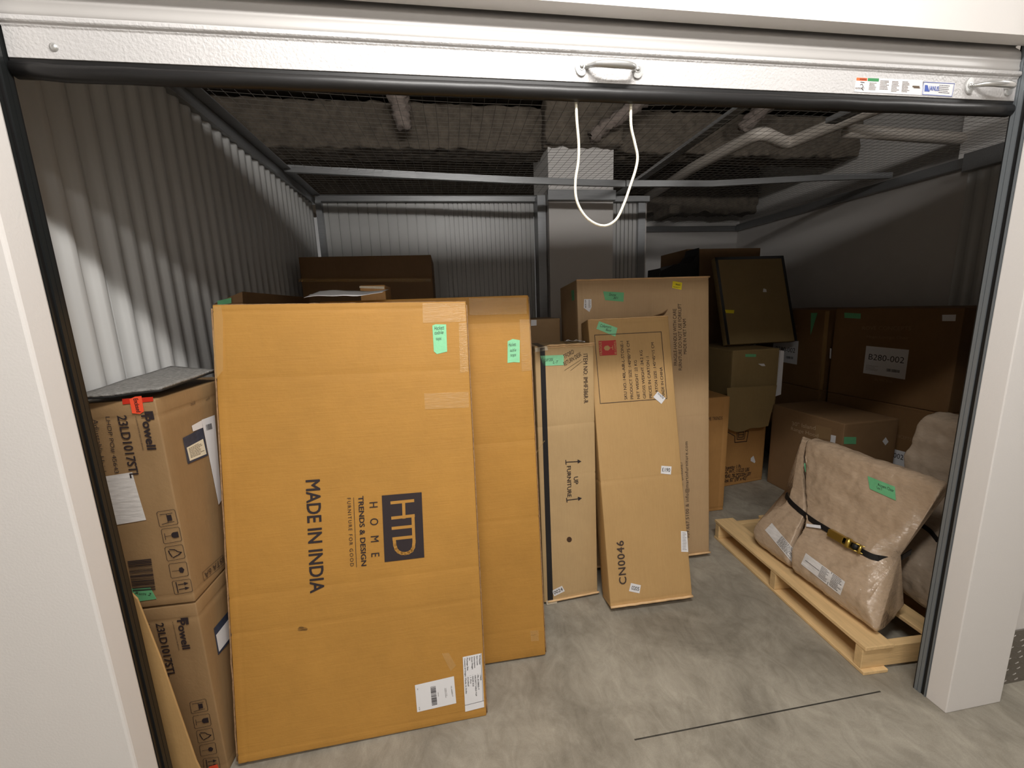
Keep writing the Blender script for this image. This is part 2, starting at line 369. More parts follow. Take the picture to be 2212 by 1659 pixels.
# corrugated steel wall panels
def corrugated(name, p0, p1, z0, z1, nrm, depth=.013, per=.078, seams=.39, m=None, pan=False):
    """ribbed sheet from p0 to p1 (xy); nrm points into the room"""
    p0, p1, nrm = Vector(p0), Vector(p1), Vector(nrm); L = (p1 - p0).length; d = (p1 - p0) / L; prof = []; s = 0
    while pan and s < L:
        g = .008
        prof += [(s, depth), (s + .0010, 0), (s + g, 0), (s + g + .001, depth)]
        if s > pan: prof += [(s + .039, depth), (s + .040, 0), (s + .039 + g, 0), (s + .040 + g, depth)]
        s += per
    while s < L:
        if seams and abs((s / seams) - round(s / seams)) < .5 * per / seams and s > .1:
            prof += [(s, 0), (s + .004, -.010), (s + .008, -.010), (s + .012, 0)]
            s += .012
        prof += [(s + .000, 0), (s + .018, .001), (s + .028, .35 * depth), (s + .036, .9 * depth), (s + .042, depth), (s + .054, depth), (s + .060, .9 * depth), (s + .068, .35 * depth)]
        s += per
    prof = [(q, o) for q, o in prof if q <= L]; prof.append((L, 0)); mb = MB()
    n = len(prof); vs = []
    for z in (z0, z1):
        for q, o in prof:
            p = p0 + d * q + nrm * o; vs.append((p.x, p.y, z))
    fs = [(i, i + 1, n + i + 1, n + i) for i in range(n - 1)]
    b0, b1 = p0 - nrm * .03, p1 - nrm * .03; k = len(vs)
    vs += [(b0.x, b0.y, z0), (b1.x, b1.y, z0), (b1.x, b1.y, z1), (b0.x, b0.y, z1)]
    fs += [(k, k + 3, k + 2, k + 1)]
    mb.add(vs, fs); me = bpy.data.meshes.new(name); me.from_pydata([tuple(v) for v in mb.v], [], mb.f)
    o = link(name, me, m or M['steelwhite'], None, True)
    e = o.modifiers.new('es', 'EDGE_SPLIT'); e.split_angle = math.radians(40)
    return struct(o)
corrugated('wall_left', (-1.050, 1.10), (-1.050, 3.78), 0, 2.40, (1, 0), depth=.019)
corrugated('wall_back', (-1.0, 3.765), (.80, 3.765), 0, 2.40, (0, -1), depth=.014, pan=.95)
corrugated('wall_back_right', (1.44, 3.765), (1.84, 3.765), 0, 2.40, (0, -1), depth=.014, pan=.01)
corrugated('wall_right_front', (3.73, 1.14), (3.73, 2.62), 0, 2.36, (-1, 0))
corrugated('wall_front_right', (1.80, 1.13), (3.74, 1.13), 0, 2.42, (0, 1))
struct(MB().box(3.74, 3.80, 2.62, 5.2, 0, 2.40).build('wall_right', M['drywall']))
struct(MB().box(1.84, 3.80, 5.05, 5.12, 0, 2.40).build('wall_back_recess', M['drywall']))
struct(MB().box(1.80, 1.86, 3.765, 5.05, 0, 2.40).build('wall_recess_left', M['drywall']))
# white building walls that rise past the locker partitions
struct(MB().box(3.80, 3.95, 1.1, 2.75, 0, 3.1).build('wall_right_upper', M['drywall']))
struct(MB().box(3.95, 4.1, 2.75, 5.4, 0, 3.1).box(1.9, 4.1, 5.3, 5.4, 0, 3.1).build('wall_recess_upper', M['drywall']))
# square white column
struct(MB().box(.88, 1.44, 3.53, 4.1, 0, 3.05).build('wall_column', M['drywall']))
struct(MB().box(-1.0, -.955, 3.70, 3.76, 0, 2.40).build('trim_1', M['galv']))
struct(MB().box(.80, .87, 3.60, 3.75, 0, 2.42).build('trim_2', M['galv']))
struct(MB().box(1.765, 1.835, 3.735, 3.752, 0, 2.40).build('trim_3', M['galv']))
def rail(name, mb): return struct(mb.build(name, M['galvrail'], bev=.003))
rail('trim_4', MB().box(-1.06, -1.015, 1.1, 3.78, 2.385, 2.44).box(-1.06, -.955, 1.1, 3.70, 2.44, 2.446))
rail('trim_5', MB().box(-1.0, .83, 3.705, 3.765, 2.395, 2.44).box(-1.0, .83, 3.70, 3.765, 2.44, 2.446))
rail('trim_6', MB().box(.865, 1.45, 3.49, 3.53, 2.355, 2.435))
rail('trim_7', MB().box(1.44, 1.86, 3.705, 3.765, 2.395, 2.446))
rail('trim_8', MB().box(1.84, 3.74, 5.0, 5.05, 2.36, 2.42))
rail('trim_9', MB().box(3.68, 3.74, 2.62, 5.0, 2.36, 2.43))
rail('trim_10', MB().box(3.66, 3.73, 1.14, 2.62, 2.33, 2.45))
# front wall: jambs, pilaster, header
struct(MB().box(-3.5, -.865, 1.0, 1.065, 0, 2.645).build('wall_front_left', M['drywall'], bev=.006))
struct(MB().box(1.688, 1.93, 1.0, 1.065, 0, 2.645).box(1.80, 5, 1.06, 1.125, 0, 2.645).build('wall_front', M['drywall'], bev=.003))
struct(MB().box(-.87, 1.69, 1.056, 1.098, 2.187, 2.645).build('wall_header', M['drywall']))
struct(MB().box(-6, 8, -1.5, -1.42, 0, 2.9).build('wall_corridor', M['drywall']))
# diamond plate kick panel right of the pilaster
mb = MB().box(1.932, 3.6, 1.054, 1.059, 0, .235)
for i in range(61):
    for j in range(9):
        x = 1.95 + i * .027 + (j % 2) * .0135; z = .015 + j * .025
        if x > 3.58: continue
        sgn = 1 if (i + j) % 2 else -1
        mb.hexa([(x - .008, 1.054, z - .003 * sgn - .002), (x + .008, 1.054, z + .003 * sgn - .002), (x + .008, 1.054, z + .003 * sgn + .002), (x - .008, 1.054, z - .003 * sgn + .002),
                 (x - .006, 1.0515, z - .002 * sgn - .001), (x + .006, 1.0515, z + .002 * sgn - .001), (x + .006, 1.0515, z + .002 * sgn + .001), (x - .006, 1.0515, z - .002 * sgn + .001)])
struct(mb.build('trim_11', M['checker']))
# door tracks
def track(name, x, s, m1, m2):
    r = empty(name, (x, 1.08, 0)); tag(r, kind='structure')
    inv = Matrix.Translation((-x, -1.08, 0))
    def q(a, b, y0, y1, mm, nm): MB(inv).box(min(x + s * a, x + s * b), max(x + s * a, x + s * b), y0, y1, .0, 2.22).build(nm, mm, r)
    q(.0, .008, 1.066, 1.070, m1, 'track_lip'); q(.004, .012, 1.070, 1.082, M['black'], 'track_channel'); q(.0, .008, 1.082, 1.092, m1, 'track_web'); q(.0, .008, 1.0935, 1.103, m1, 'track_web'); q(.0, .006, 1.103, 1.106, M['black'], 'seal_strip')
    return r
track('trim_12', -.866, -1, M['track'], M['black'])
track('trim_13', 1.686, 1, M['trackgrey'], M['track'])
# extra inner steel guide behind the right track
# deck above: sprayed fireproofing on ribs and beams
def fuzzy(mb_pts, amp, seed, fine=.5):
    pass
def fuzzbox(x0, x1, y0, y1, z0, z1, step, amp, seed):
    V, Fc = lattice((x1 - x0, y1 - y0, z1 - z0), step, min(.02, (z1 - z0) * .2), (), 0, seed); out = []
    c = Vector(((x1 - x0) / 2, (y1 - y0) / 2, (z1 - z0) / 2)); s = Vector((seed, seed * 2, 0))
    for p in V:
        a = noise.turbulence(p * 9 + s, 4, False) * 1.2 - .5; d = noise.noise_vector(p * 14 + s)
        out.append(Vector((p.x + x0, p.y + y0, p.z + z0)) + d * amp * .6 + Vector((0, -a * amp * .7, -a * amp)))
    return out, Fc
def deckpart(name, parts, m, kind='structure'):
    mb = MB()
    for a in parts: mb.add(*fuzzbox(*a))
    o = mb.build(name, m, smooth=True); 
    if kind: tag(o, kind=kind)
    return o
ribs = [(-4.2, 6.2, -2.2, 5.5, 3.16, 3.22, .18, .01, 1)]
y = 1.0; i = 0
while y < 3.45: ribs.append((-1.9, 4.1, y, y + .115, 3.08, 3.17, .028, .02, 3 + i)); y += .165; i += 1
deckpart('ceiling', ribs, M['fireproof'])
deckpart('ceiling_beam', [(-1.9, .90, 3.62, 3.92, 2.76, 3.1, .026, .022, 31), (1.42, 3.9, 3.62, 3.92, 2.76, 3.1, .026, .022, 37), (.85, 1.5, 3.45, 3.62, 2.76, 3.1, .026, .022, 41)], M['fireproof'])
deckpart('ceiling_beam', [(-1.9, 3.9, 4.9, 5.15, 2.55, 3.1, .035, .03, 51)], M['fireproof'])
# ------------------------------------------------------------------ things overhead
def hanger(name, label, p0, p1, w, seed, grp=None):
    mb = MB(); pts = []; rs = []; n = 30
    a, b = Vector(p0), Vector(p1)
    for k in range(n + 1):
        t = k / n; q = a.lerp(b, t); q += noise.noise_vector(q * 12) * .012; pts.append(q); rs.append(w * (1 - .25 * t) * (.85 + .3 * noise.noise(q * 20)))
    mb.tube(pts, rs, 20); v2 = []
    for v in mb.v: v2.append(v + noise.noise_vector(v * 30) * .022)
    mb.v = v2; o = mb.build(name, M['fluff'], smooth=True); tag(o, label, 'hanger', grp)
hanger('hanger_bracket', 'short hanger coated in shaggy grey fireproofing, straight above the left carton stack', (-.27, 3.42, 3.12), (-.24, 3.46, 2.84), .085, 1)
hanger('hanger_bracket', 'slanting brace coated in shaggy grey fireproofing, running down towards the white column', (1.70, 3.30, 3.12), (1.20, 3.42, 2.80), .07, 2)
hanger('hanger_bracket', 'shaggy grey fireproofed lump behind the bend of the long white pipe', (2.72, 3.36, 3.1), (2.52, 3.44, 2.90), .08, 3)
def pipe(name, label, pts, r):
    q = []
    for i in range(len(pts)):
        if 0 < i < len(pts) - 1:
            a, b, c = Vector(pts[i - 1]), Vector(pts[i]), Vector(pts[i + 1]); e = .09
            s, t = b + (a - b).normalized() * e, b + (c - b).normalized() * e
            q += [s.lerp(b, k / 4).lerp(b.lerp(t, k / 4), k / 4) for k in range(5)]
        else: q.append(Vector(pts[i]))
    tag(MB().tube(q, r, 20).build(name, M['pvc'], smooth=True), label, 'pipe')
pipe('pipe', 'white plastic pipe with a double bend running under the ceiling beam towards the back', [(2.30, 5.0, 2.65), (2.20, 3.58, 2.65), (2.25, 2.86, 2.65), (2.63, 3.05, 2.65), (2.74, 2.4, 2.65), (2.86, 1.7, 2.65)], .045)
pipe('pipe', 'straight white plastic pipe crossing to the bright patch of wall at upper right', [(2.80, 2.72, 2.62), (3.86, 2.76, 2.60)], .042)
tag(MB().box(2.50, 2.62, 4.5, 4.9, 2.46, 2.56).build('junction_block', M['fireproof'], bev=.02), 'dark lump under the far end of the bent white pipe', 'block')
# netting and the steel strips that hold it
def zn(x, y): return 2.452 - .035 * max(0, math.sin((x + 1) / 2.6 * math.pi)) * max(0, math.sin((y - 1.1) / 2.2 * math.pi)) + .008 * noise.noise(Vector((x * 2, y * 2, 0)))
mb = MB(); xr = [(-.96, 3.66)]
def wire(pts): mb.tube(pts, .0011, 3, cap=False)
yy = 1.16
while yy < 3.69:
    j = .006 * noise.noise(Vector((yy * 30, 0, 0)))
    wire([(x, yy + j + .018 * noise.noise(Vector((x * .9, yy * .8, 3))), zn(x, yy)) for x in [(-.95 + i * .154) for i in range(31)]]); yy += .050
while yy < 4.98:
    wire([(x, yy + .02 * noise.noise(Vector((x, yy, 3))), zn(x, yy)) for x in [(1.86 + i * .15) for i in range(13)]]); yy += .05
xx = -.93
while xx < 3.66:
    ye = 3.68 if xx < 1.86 else 4.98
    wire([(xx + .02 * noise.noise(Vector((xx * .8, y_ * .9, 7))), y_, zn(xx, y_)) for y_ in [1.16 + (ye - 1.16) * i / 22 for i in range(23)]]); xx += .055
o = mb.build('ceiling_netting', M['netting']); tag(o, 'thin wire netting stretched over the top of the storage unit', 'netting', kind='stuff')
def strip(name, label, pts, w=.035, h=.03):
    mb = MB(); P = [Vector(p) for p in pts]
    for a, b in zip(P[:-1], P[1:]):
        d = (b - a).normalized(); s = Vector((-d.y, d.x, 0)).normalized() * w / 2; u = Vector((0, 0, h))
        mb.hexa([a - s, b - s, b + s, a + s, a - s + u, b - s + u, b + s + u, a + s + u])
        mb.hexa([a - s * 1.1 - u * .02, b - s * 1.1 - u * .02, b - s * 1.02, a - s * 1.02, a - s * 1.1 + u, b - s * 1.1 + u, b - s * 1.02 + u, a - s * 1.02 + u])
    return tag(mb.build(name, M['galvrail']), label, 'strip')
strip('furring_strip', 'long galvanised strip spanning the unit from left rail to right rail', [(-1.0, 3.09, 2.425), (-.16, 3.12, 2.40), (.52, 3.12, 2.375), (1.36, 3.12, 2.355)], .03, .042)
strip('furring_strip', 'galvanised strip continuing from the column to the right rail', [(1.37, 3.12, 2.357), (2.06, 3.12, 2.36), (2.99, 3.12, 2.41), (3.67, 3.12, 2.435)], .03, .042)
strip('furring_strip', 'dark steel strip running front to back beside the rope loop', [(1.55, 1.2, 2.47), (1.56, 3.1, 2.45), (1.57, 3.74, 2.45)], .06, .02)
strip('furring_strip', 'dark steel strip under the bent white pipe', [(2.42, 1.2, 2.50), (2.30, 2.35, 2.50)], .07, .03)

# ------------------------------------------------------------------ roller door (raised)
door = empty('door_1', (.41, 1.08, 2.0)); tag(door, kind='structure'); di = Matrix.Translation((-.41, -1.08, -2.0))
X0, X1 = -.862, 1.683
# folded curtain: profile in y,z swept along x
prof = [(1.102, 2.120), (1.098, 2.124), (1.0975, 2.130), (1.099, 2.136), (1.099, 2.146), (1.0975, 2.149), (1.099, 2.152), (1.0995, 2.166), (1.1015, 2.174), (1.107, 2.183), (1.115, 2.192), (1.118, 2.215), (1.118, 2.25), (1.112, 2.262), (1.106, 2.28), (1.104, 2.33), (1.108, 2.36), (1.120, 2.41), (1.112, 2.50)]
k = len(prof); vs = [(x, a, b) for x in (X0, X1) for a, b in prof] + [(x, a + .004, b) for x in (X0, X1) for a, b in prof]
fs = [(i, i + 1, k + i + 1, k + i) for i in range(k - 1)] + [(2 * k + i, 3 * k + i, 3 * k + i + 1, 2 * k + i + 1) for i in range(k - 1)]
MB(di).add(vs, fs).build('curtain', M['curtain'], door, smooth=True)
# bottom bar: face plate with a rounded upper lip
prof = [(1.098, 2.044), (1.098, 2.100), (1.096, 2.103), (1.0955, 2.106), (1.092, 2.1075), (1.090, 2.110), (1.0905, 2.117), (1.094, 2.1205), (1.110, 2.1205), (1.110, 2.044)]
k = len(prof); vs = [(x, a, b) for x in (X0, X1) for a, b in prof]
fs = [(i, (i + 1) % k, k + (i + 1) % k, k + i) for i in range(k)] + [tuple(range(k)), tuple(range(k, 2 * k))[::-1]]
MB(di).add(vs, fs).build('bottom_bar', M['bar'], door, bev=.0008)
MB(di).box(X0, X1, 1.100, 1.108, 2.034, 2.044).build('seal_strip', M['black'], door)
pts = [(X0 + (X1 - X0) * i / 60, 1.108 + .002 * noise.noise(Vector((i * .3, 0, 0))), 2.022 + (.003 if i in (0, 1) else 0) + .0015 * noise.noise(Vector((i * .4, 5, 0)))) for i in range(61)]
MB(di).tube(pts, .0165, 16).build('rubber_seal', M['rubber'], door, smooth=True)
MB(di).lathe((-.775, 1.098, 2.066), (0, -1, 0), [(.0085, 0), (.0085, .001), (.006, .004), (.002, .0052)]).build('rivet', M['castmetal'], door, smooth=True)
def handle(xa, xb, zc):
    h = MB(di)
    for x, s in ((xa, 1), (xb, -1)):
        cx = x + s * .016; q = []
        for a in range(24):
            t = 2 * math.pi * a / 24; px, pz = math.cos(t) * .016, math.sin(t) * .021
            if px * s > .010: px = .010 * s
            q.append((cx + px, 1.0978, zc + pz))
        h.prism(q, (0, -1, 0), .004)
        h.lathe((cx, 1.094, zc), (0, -1, 0), [(.009, 0), (.009, .001), (.006, .0012)])
    o = h.build('handle', M['castmetal'], door, bev=.0012)
    g = MB(di); a, b = xa + .026, xb - .026
    P = crom([(a, 1.094, zc), (a + .008, 1.088, zc - .001), (a + .022, 1.074, zc - .004), (a + .042, 1.067, zc - .006), ((a + b) / 2, 1.065, zc - .007), (b - .028, 1.067, zc - .007), (b - .010, 1.073, zc - .007), (b - .003, 1.086, zc - .004), (b, 1.094, zc - .001)], 5)
    n = len(P); g.tube(P, [.0055 + .0035 * math.sin(math.pi * min(1, max(0, (i / (n - 1) - .15) / .7))) for i in range(n)], 12)
    g.build('grip', M['castmetal'], o, smooth=True)
    s = MB(di)
    for x, sg in ((xa, 1), (xb, -1)): s.lathe((x + sg * .016, 1.093, zc), (0, -1, 0), [(.0052, 0), (.005, .002), (.002, .0035)], 14)
    s.build('screw', M['castmetal'], o, smooth=True)
handle(.346, .524, 2.077); handle(1.500, 1.668, 2.077)
barf = Face(Vector((0, 1.098, 2.04)), Vector((1, 0, 0)), Vector((0, 0, 1)), door, di)
warn = patch(barf, [(1849, 167.5), (1995, 173.5), (1988, 206), (1845, 198.5)], M['paper'], 'warning_label')
patch(barf, [(1849.5, 168), (1873, 169), (1872, 175.2), (1849, 174.3)], M['orange'], 'warning_label_panel', .0010, .0003, warn)
patch(barf, [(1874, 169), (1898, 170), (1897.3, 176.6), (1873.4, 175.6)], M['greenink'], 'warning_label_panel', .0010, .0003, warn)
qd = [(1849, 176), (1990, 181), (1988, 205), (1845.5, 198)]
cells = rows_cells(6, .20, .32, .08, .85, 3) + rows_cells(7, .36, .50, -.15, .75, 4) + rows_cells(8, .54, .66, -.12, .9, 5) + rows_cells(8, .70, .82, -.12, .9, 6) + [(.86, .97, .22, .36), (.88, .98, .36, .44)] + rows_cells(2, 0, .15, .6, .8, 8)
bars(barf, qd, cells, M['inkfade'], 'printed_text', warn)
text(barf, 'WARNING', (1856, 173.4), (1871, 174), (1856, 170), M['ink'], .01, parent=warn)
strokes(barf, [[(1857, 184), (1861, 182), (1864, 188), (1860, 191), (1864, 196)], [(1858, 178), (1866, 179)]], .0012, M['ink'], 'pictogram', parent=warn)
mk = patch(barf, [(1993, 176.5), (2062, 179.5), (2056, 210), (1989.5, 206)], M['paper'], 'maker_label')
strokes(barf, [[(1994.5, 178), (2060.5, 181), (2055, 208.5), (1991.5, 204.5)]], .0013, M['inkblue'], 'printed_border', closed=True, parent=mk)
text(barf, 'JANUS', (2005, 195.5), (2026, 197), (2006, 186), M['inkblue'], .03, parent=mk)
patch(barf, [(1997, 184), (2003, 184.5), (2006, 198), (1996, 198)], M['inkblue'], 'emblem', .0012, .0002, mk)
bars(barf, [(2028, 184), (2056, 186), (2052, 205), (2026, 203)], rows_cells(5, 0, .95, 0, 1, 9, .35), M['ink'], 'printed_text', mk)
# rope
rp = crom([tuple(at(1, 1.118, x, y)) for x, y in [(1244, 213), (1246, 260), (1250, 310), (1249, 350), (1243, 390), (1245, 430), (1260, 462), (1283, 482), (1308, 487.5), (1331, 474), (1348, 440), (1362, 400), (1373, 366), (1377, 338), (1371, 308), (1363, 270), (1363, 216)]], 6)
rp = [(rp[0][0], rp[0][1] - .004, rp[0][2] + .012)] + rp + [(rp[-1][0], rp[-1][1] - .004, rp[-1][2] + .012)]
tag(MB().tube(rp, .0036, 10).build('pull_rope', M['rope'], smooth=True), 'white rope loop hanging from the raised roller door', 'rope')

# ================================================================== CARTONS
def green_tape(fc, pts, notes=(), deep=False, parent=None, name='green_tape', size=None):
    t = patch(fc, pts, M['greendeep' if deep else 'green'], name, wob=.5, label='green tape with a handwritten note' if notes else None)
    if notes: texts(fc, [n + (dict(shear=.3, bold=-.006),) if len(n) == 4 else n for n in notes], M['ink'], 'handwriting', t, .0018)
    return t
# --- A: big orange carton leaning at the front left
A = Carton('carton', 'large orange-brown flat carton with black logo and country of origin print, frontmost', 'box', M['hdboard'], -.801, 1.358, 0, 2.195, 9.95, 1.1, .846, 1.552, .095,
           creases=[(2, 1.30, .008, .0012), (2, .44, .008, .0022), (2, .565, .007, .0015), (0, .03, .006, .001), (2, 1.53, .004, .002), (2, .03, .005, .0015)], amp=.0012, r=.004)
f = A.face('front')
text(f, 'MADE IN INDIA', (661.1, 1037.7), (670.9, 1280.7), (690.6, 1036.9), bold=.022)
text(f, 'FURNITURE FOR GOOD', (750, 1075.7), (756.9, 1223.3), (757.6, 1075.3), bold=-.002, sp=1.35)
text(f, 'TRENDS & DESIGN', (774.1, 1072), (780.9, 1222.5), (784.8, 1071.1), bold=.024)
text(f, 'HOME', (798.3, 1085), (802.5, 1203), (815.5, 1084.1), bold=.006, sp=3.1)
strokes(f, [[(764, 1074.8), (770.3, 1224.5)]], .0016, M['ink'], 'printed_line')
logo = patch(f, [(824.8, 1070.3), (910.8, 1063), (916.7, 1203.6), (831, 1214)], M['ink'], 'printed_logo', .0013, .0002)
def lp(x, y): return (640 + x / 5.927, 1020 + y / 5.927)
sw = .0108
strokes(f, [[lp(1225, 390), lp(1492, 363)], [lp(1374, 385), lp(1380, 575)], [lp(1235, 585), lp(1500, 555)], [lp(1494, 555), lp(1508, 890)],
            [lp(1240, 716), lp(1490, 690)], [lp(1250, 850), lp(1490, 824)],
            [lp(1254, 850), lp(1262, 930), lp(1280, 985), lp(1310, 1018), lp(1350, 1036), (lp(1395, 1038)), lp(1440, 1028), lp(1478, 1002), lp(1500, 960), lp(1508, 880)]], sw, M['hdboard'], 'logo_lettering', .0018, parent=logo)
lb = patch(f, [(896.2, 1480), (980.5, 1460.5), (985.6, 1518.6), (901.2, 1538.1)], M['paper'], 'barcode_label')
bars(f, [(941, 1481.3), (944.6, 1521), (933.2, 1523.7), (929.6, 1483.4)], barcode_cells(26), M['ink'], 'barcode', lb)
texts(f, [('FIL-A00001-T', (973.6, 1482), (976.5, 1504.5), (976, 1481.6)), ('MADE IN INDIA', (960, 1486), (962.6, 1507), (961.6, 1485.8)), ('TABLE TOP', (962.5, 1486), (964.6, 1503), (964, 1485.8)), ('00', (901, 1487), (901.5, 1490), (903, 1487)), ('01-26', (904.8, 1527), (905.6, 1533.5), (907, 1526.5)), ('0000001', (945.7, 1495), (947, 1504.5), (947, 1495))], M['inkbrown'], 'printed_text', lb)
l2 = patch(f, [(999.5, 1419.2), (1040.2, 1410.7), (1045.9, 1527), (1004.9, 1537.3)], M['paper'], 'shipping_label')
def l2p(u, v): return lerp2([(1040.2, 1410.7), (1045.9, 1527), (1004.9, 1537.3), (999.5, 1419.2)], u, v)
rw = [('PO Number', '1963', .14), ('Item Code', 'FIL-A10002-T', .28), ('Description', 'HACKETT TABLE TOP', .42), ('Gross Weight', '24.00 KG', .55), ('Qty', '1 Pcs', .67), ('Package Size', '61x36x4', .80), ('Country of Origin', 'Made in India', .93)]
R_ = []
for a, b, v in rw:
    la = .012 * len(a) + .02; R_.append((a, l2p(.03, v), l2p(.03 + len(a) * .019, v), l2p(.03, v - .07), dict(bold=.015)))
    R_.append((': ' + b, l2p(.36, v), l2p(.36 + (len(b) + 2) * .021, v), l2p(.36, v - .07), dict(bold=.015)))
texts(f, R_, M['ink'], 'printed_text', l2)
strokes(f, [[l2p(.0, .04), l2p(.88, .04)], [l2p(.88, .0), l2p(.88, 1)]], .0012, M['ink'], 'printed_border', parent=l2)
green_tape(f, [(933.8, 703.3), (940.1, 700.2), (963.7, 700.6), (966.4, 759.3), (943.8, 764.4), (936.9, 759.3)], [('Hackett', (938.3, 713.5), (960, 711.5), (938.2, 705)), ('table', (939.2, 722.6), (958.3, 721.2), (939, 715)), ('tops', (942, 735), (953.5, 734), (942, 728))])
patch(f, [(912.5, 655), (1005, 654), (1007, 694), (913.5, 698)], M['cleartape'], 'clear_tape')
patch(f, [(991, 698), (1008, 697), (1012, 803), (994, 805)], M['cleartape'], 'clear_tape')
patch(f, [(916, 850), (1012, 846), (1013, 880), (918, 884)], M['cleartape'], 'clear_tape')
patch(f, [(955, 1412), (970, 1410), (985, 1438), (975, 1450)], M['cleartape'], 'torn_tape', wob=1.5)
patch(f, [(461, 662), (478, 662), (482, 690), (482, 800), (466, 820), (462, 760)], M['cleartape'], 'clear_tape')
M['smudge2'] = mat('smudge2', (70, 50, 34), .8, alpha=.16)
for k_, (sx, sy, ra, rb) in enumerate([(654, 1358, 11, 4), (651, 1355, 6, 2.5), (658, 1360, 7, 2), (648, 1361, 5, 1.5)]): patch(f, disc_pts(sx, sy, ra, rb), M['smudge2'], 'smudge', .0012 + .0003 * k_, .0001)
# loose board edges at the right side
A_e = MB(A.inv)
for u0, u1, v0, v1 in [(.8455, .8485, .004, 1.54)]:
    vs = []
    P_ = [A.wp(.846 + .0015 * noise.noise(Vector((i * .6, 1, 0))) + .002, -.095 + .004, .01 + 1.53 * i / 50) for i in range(51)]
    A_e.tube(P_, .0022, 6); A_e.build('board_edge', M['edge'], A.root, smooth=True); A_e = MB(A.inv)
    P_ = [A.wp(-.003 + .003 * noise.noise(Vector((i * .5, 3, 0))), -.095 + .004, .01 + 1.53 * i / 50) for i in range(51)]
    A_e.tube(P_, .0025, 6); A_e.build('board_edge', M['edge'], A.root, smooth=True); A_e = MB(A.inv)
    P_ = [A.wp(.846 * i / 40, -.095 + .006, 1.552 + .0015 * noise.noise(Vector((i * .7, 9, 0)))) for i in range(41)]
    A_e.tube(P_, .0022, 6)
A_e.build('board_edge', M['edge'], A.root, smooth=True)
# --- B: second orange carton behind
B = Carton('carton', 'plain orange-brown flat carton with a green tape note, leaning behind the frontmost carton', 'box', M['hdboard'], -.48, 1.605, 0, 0, 6.25, 0, .806, 1.547, .095,
           creases=[(2, 1.44, .006, .0016), (2, .95, .008, .0014), (2, .62, .008, .002), (2, .13, .006, .001), (2, 1.53, .004, .002)], amp=.0014, r=.004)
f = B.face('front')
green_tape(f, [(1096.6, 736.7), (1107.4, 732.2), (1122.8, 735.3), (1122.8, 783.4), (1110, 782), (1096.6, 784)], [('Hackett', (1098.5, 748.5), (1115, 747), (1098.5, 741)), ('table', (1102, 760), (1115, 759), (1102, 753.5)), ('tops', (1103, 770), (1115, 769), (1103, 763.5))])
patch(f, [(1013, 644), (1137, 643), (1138, 678), (1014, 681)], M['cleartape'], 'clear_tape')
patch(f, [(1122, 690), (1143, 690), (1149, 800), (1127, 802)], M['cleartape'], 'clear_tape')
patch(f, [(1145, 1362), (1163, 1361), (1164, 1384), (1147, 1385)], M['cleartape'], 'clear_tape')
strokes(f, [[(1148, 1372), (1156, 1371)]], .002, M['smudge'], 'smudge')
e_ = MB(B.inv); e_.tube([B.wp(.808 + .0015 * noise.noise(Vector((i * .6, 1, 0))), -.09, .01 + 1.53 * i / 50) for i in range(51)], .0022, 6); e_.build('board_edge', M['edge'], B.root, smooth=True)
# --- paper sheet on A/B tops
def sheet(name, label, cat, m, fn, nu, nv, t=.0008):
    vs = []
    for k_ in (0, 1):
        for i in range(nu + 1):
            for j in range(nv + 1): p = Vector(fn(i / nu, j / nv)); vs.append(p + Vector((0, 0, t * k_)))
    s = (nu + 1) * (nv + 1); fs = []
    for i in range(nu):
        for j in range(nv):
            a = i * (nv + 1) + j; q = (a, a + 1, a + nv + 2, a + nv + 1); fs.append(q); fs.append(tuple(x + s for x in q[::-1]))
    rim = [(i, 0) for i in range(nu + 1)] + [(nu, j) for j in range(1, nv + 1)] + [(i, nv) for i in range(nu - 1, -1, -1)] + [(0, j) for j in range(nv - 1, 0, -1)]
    ids = [i * (nv + 1) + j for i, j in rim]
    fs += [(ids[k], ids[(k + 1) % len(ids)], s + ids[(k + 1) % len(ids)], s + ids[k]) for k in range(len(ids))]
    o = MB().add(vs, fs).build(name, m, smooth=True)
    if label: tag(o, label, cat)
    return o
def fp(u, v):
    x = -.50 + .27 * u; yb = 1.575 + .20 * v; z = 1.560 + .10 * (yb - 1.575) + .0045 * math.sin(u * 5) + .03 * max(0, u - .62) ** 1.3 * 1.6 + .012 * v * (1 - u) + .004 * noise.noise(Vector((u * 4, v * 4, 0)))
    return (x, yb - .03 * u, z)
sheet('paper_sheet', 'curled sheet of white paper lying on top of the frontmost orange carton', 'paper', M['paper'], fp, 16, 8)

# --- F: carton with black strap
Fb = Carton('carton', 'tall narrow tan carton with a vertical black tape band and up arrows', 'box', M['kraft'], .366, 2.155, 0, 4.1, 2.45, 0, .294, 1.307, .34,
            creases=[(2, .92, .007, .0015), (2, .66, .007, .0014), (2, 1.285, .006, .003), (2, .015, .006, .002), (0, .035, .004, .001)], amp=.0018)
f = Fb.face('front')
patch(f, [(1166.2, 752), (1176.8, 750), (1194.8, 1299), (1183.2, 1302)], M['blacktape'], 'black_tape')
ft = Fb.face('top'); patch(ft, [(1166.5, 750), (1177.5, 748), (1160, 741), (1149, 742)], M['blacktape'], 'black_tape')
text(f, 'ITEM NO: IMHF386R-R', (1259.7, 764.6), (1261.2, 871), (1268.8, 764.6), M['inkbrown'], .004, 1.05)
text(f, 'UP', (1239.2, 1030.2), (1239.8, 1046.2), (1248.3, 1029.6), M['ink'], .01)
text(f, 'FURNITURE', (1224.5, 1007), (1225.7, 1073.9), (1232.8, 1007), M['ink'], .012)
for ln in ([(1222.6, 1002.5), (1222, 994)], [(1222, 998.3), (1248, 996.6)], [(1224.8, 1084.5), (1223.6, 1076)], [(1224.3, 1080.3), (1249, 1077.2)]): strokes(f, [ln], .0042, M['ink'], 'arrow_shaft')
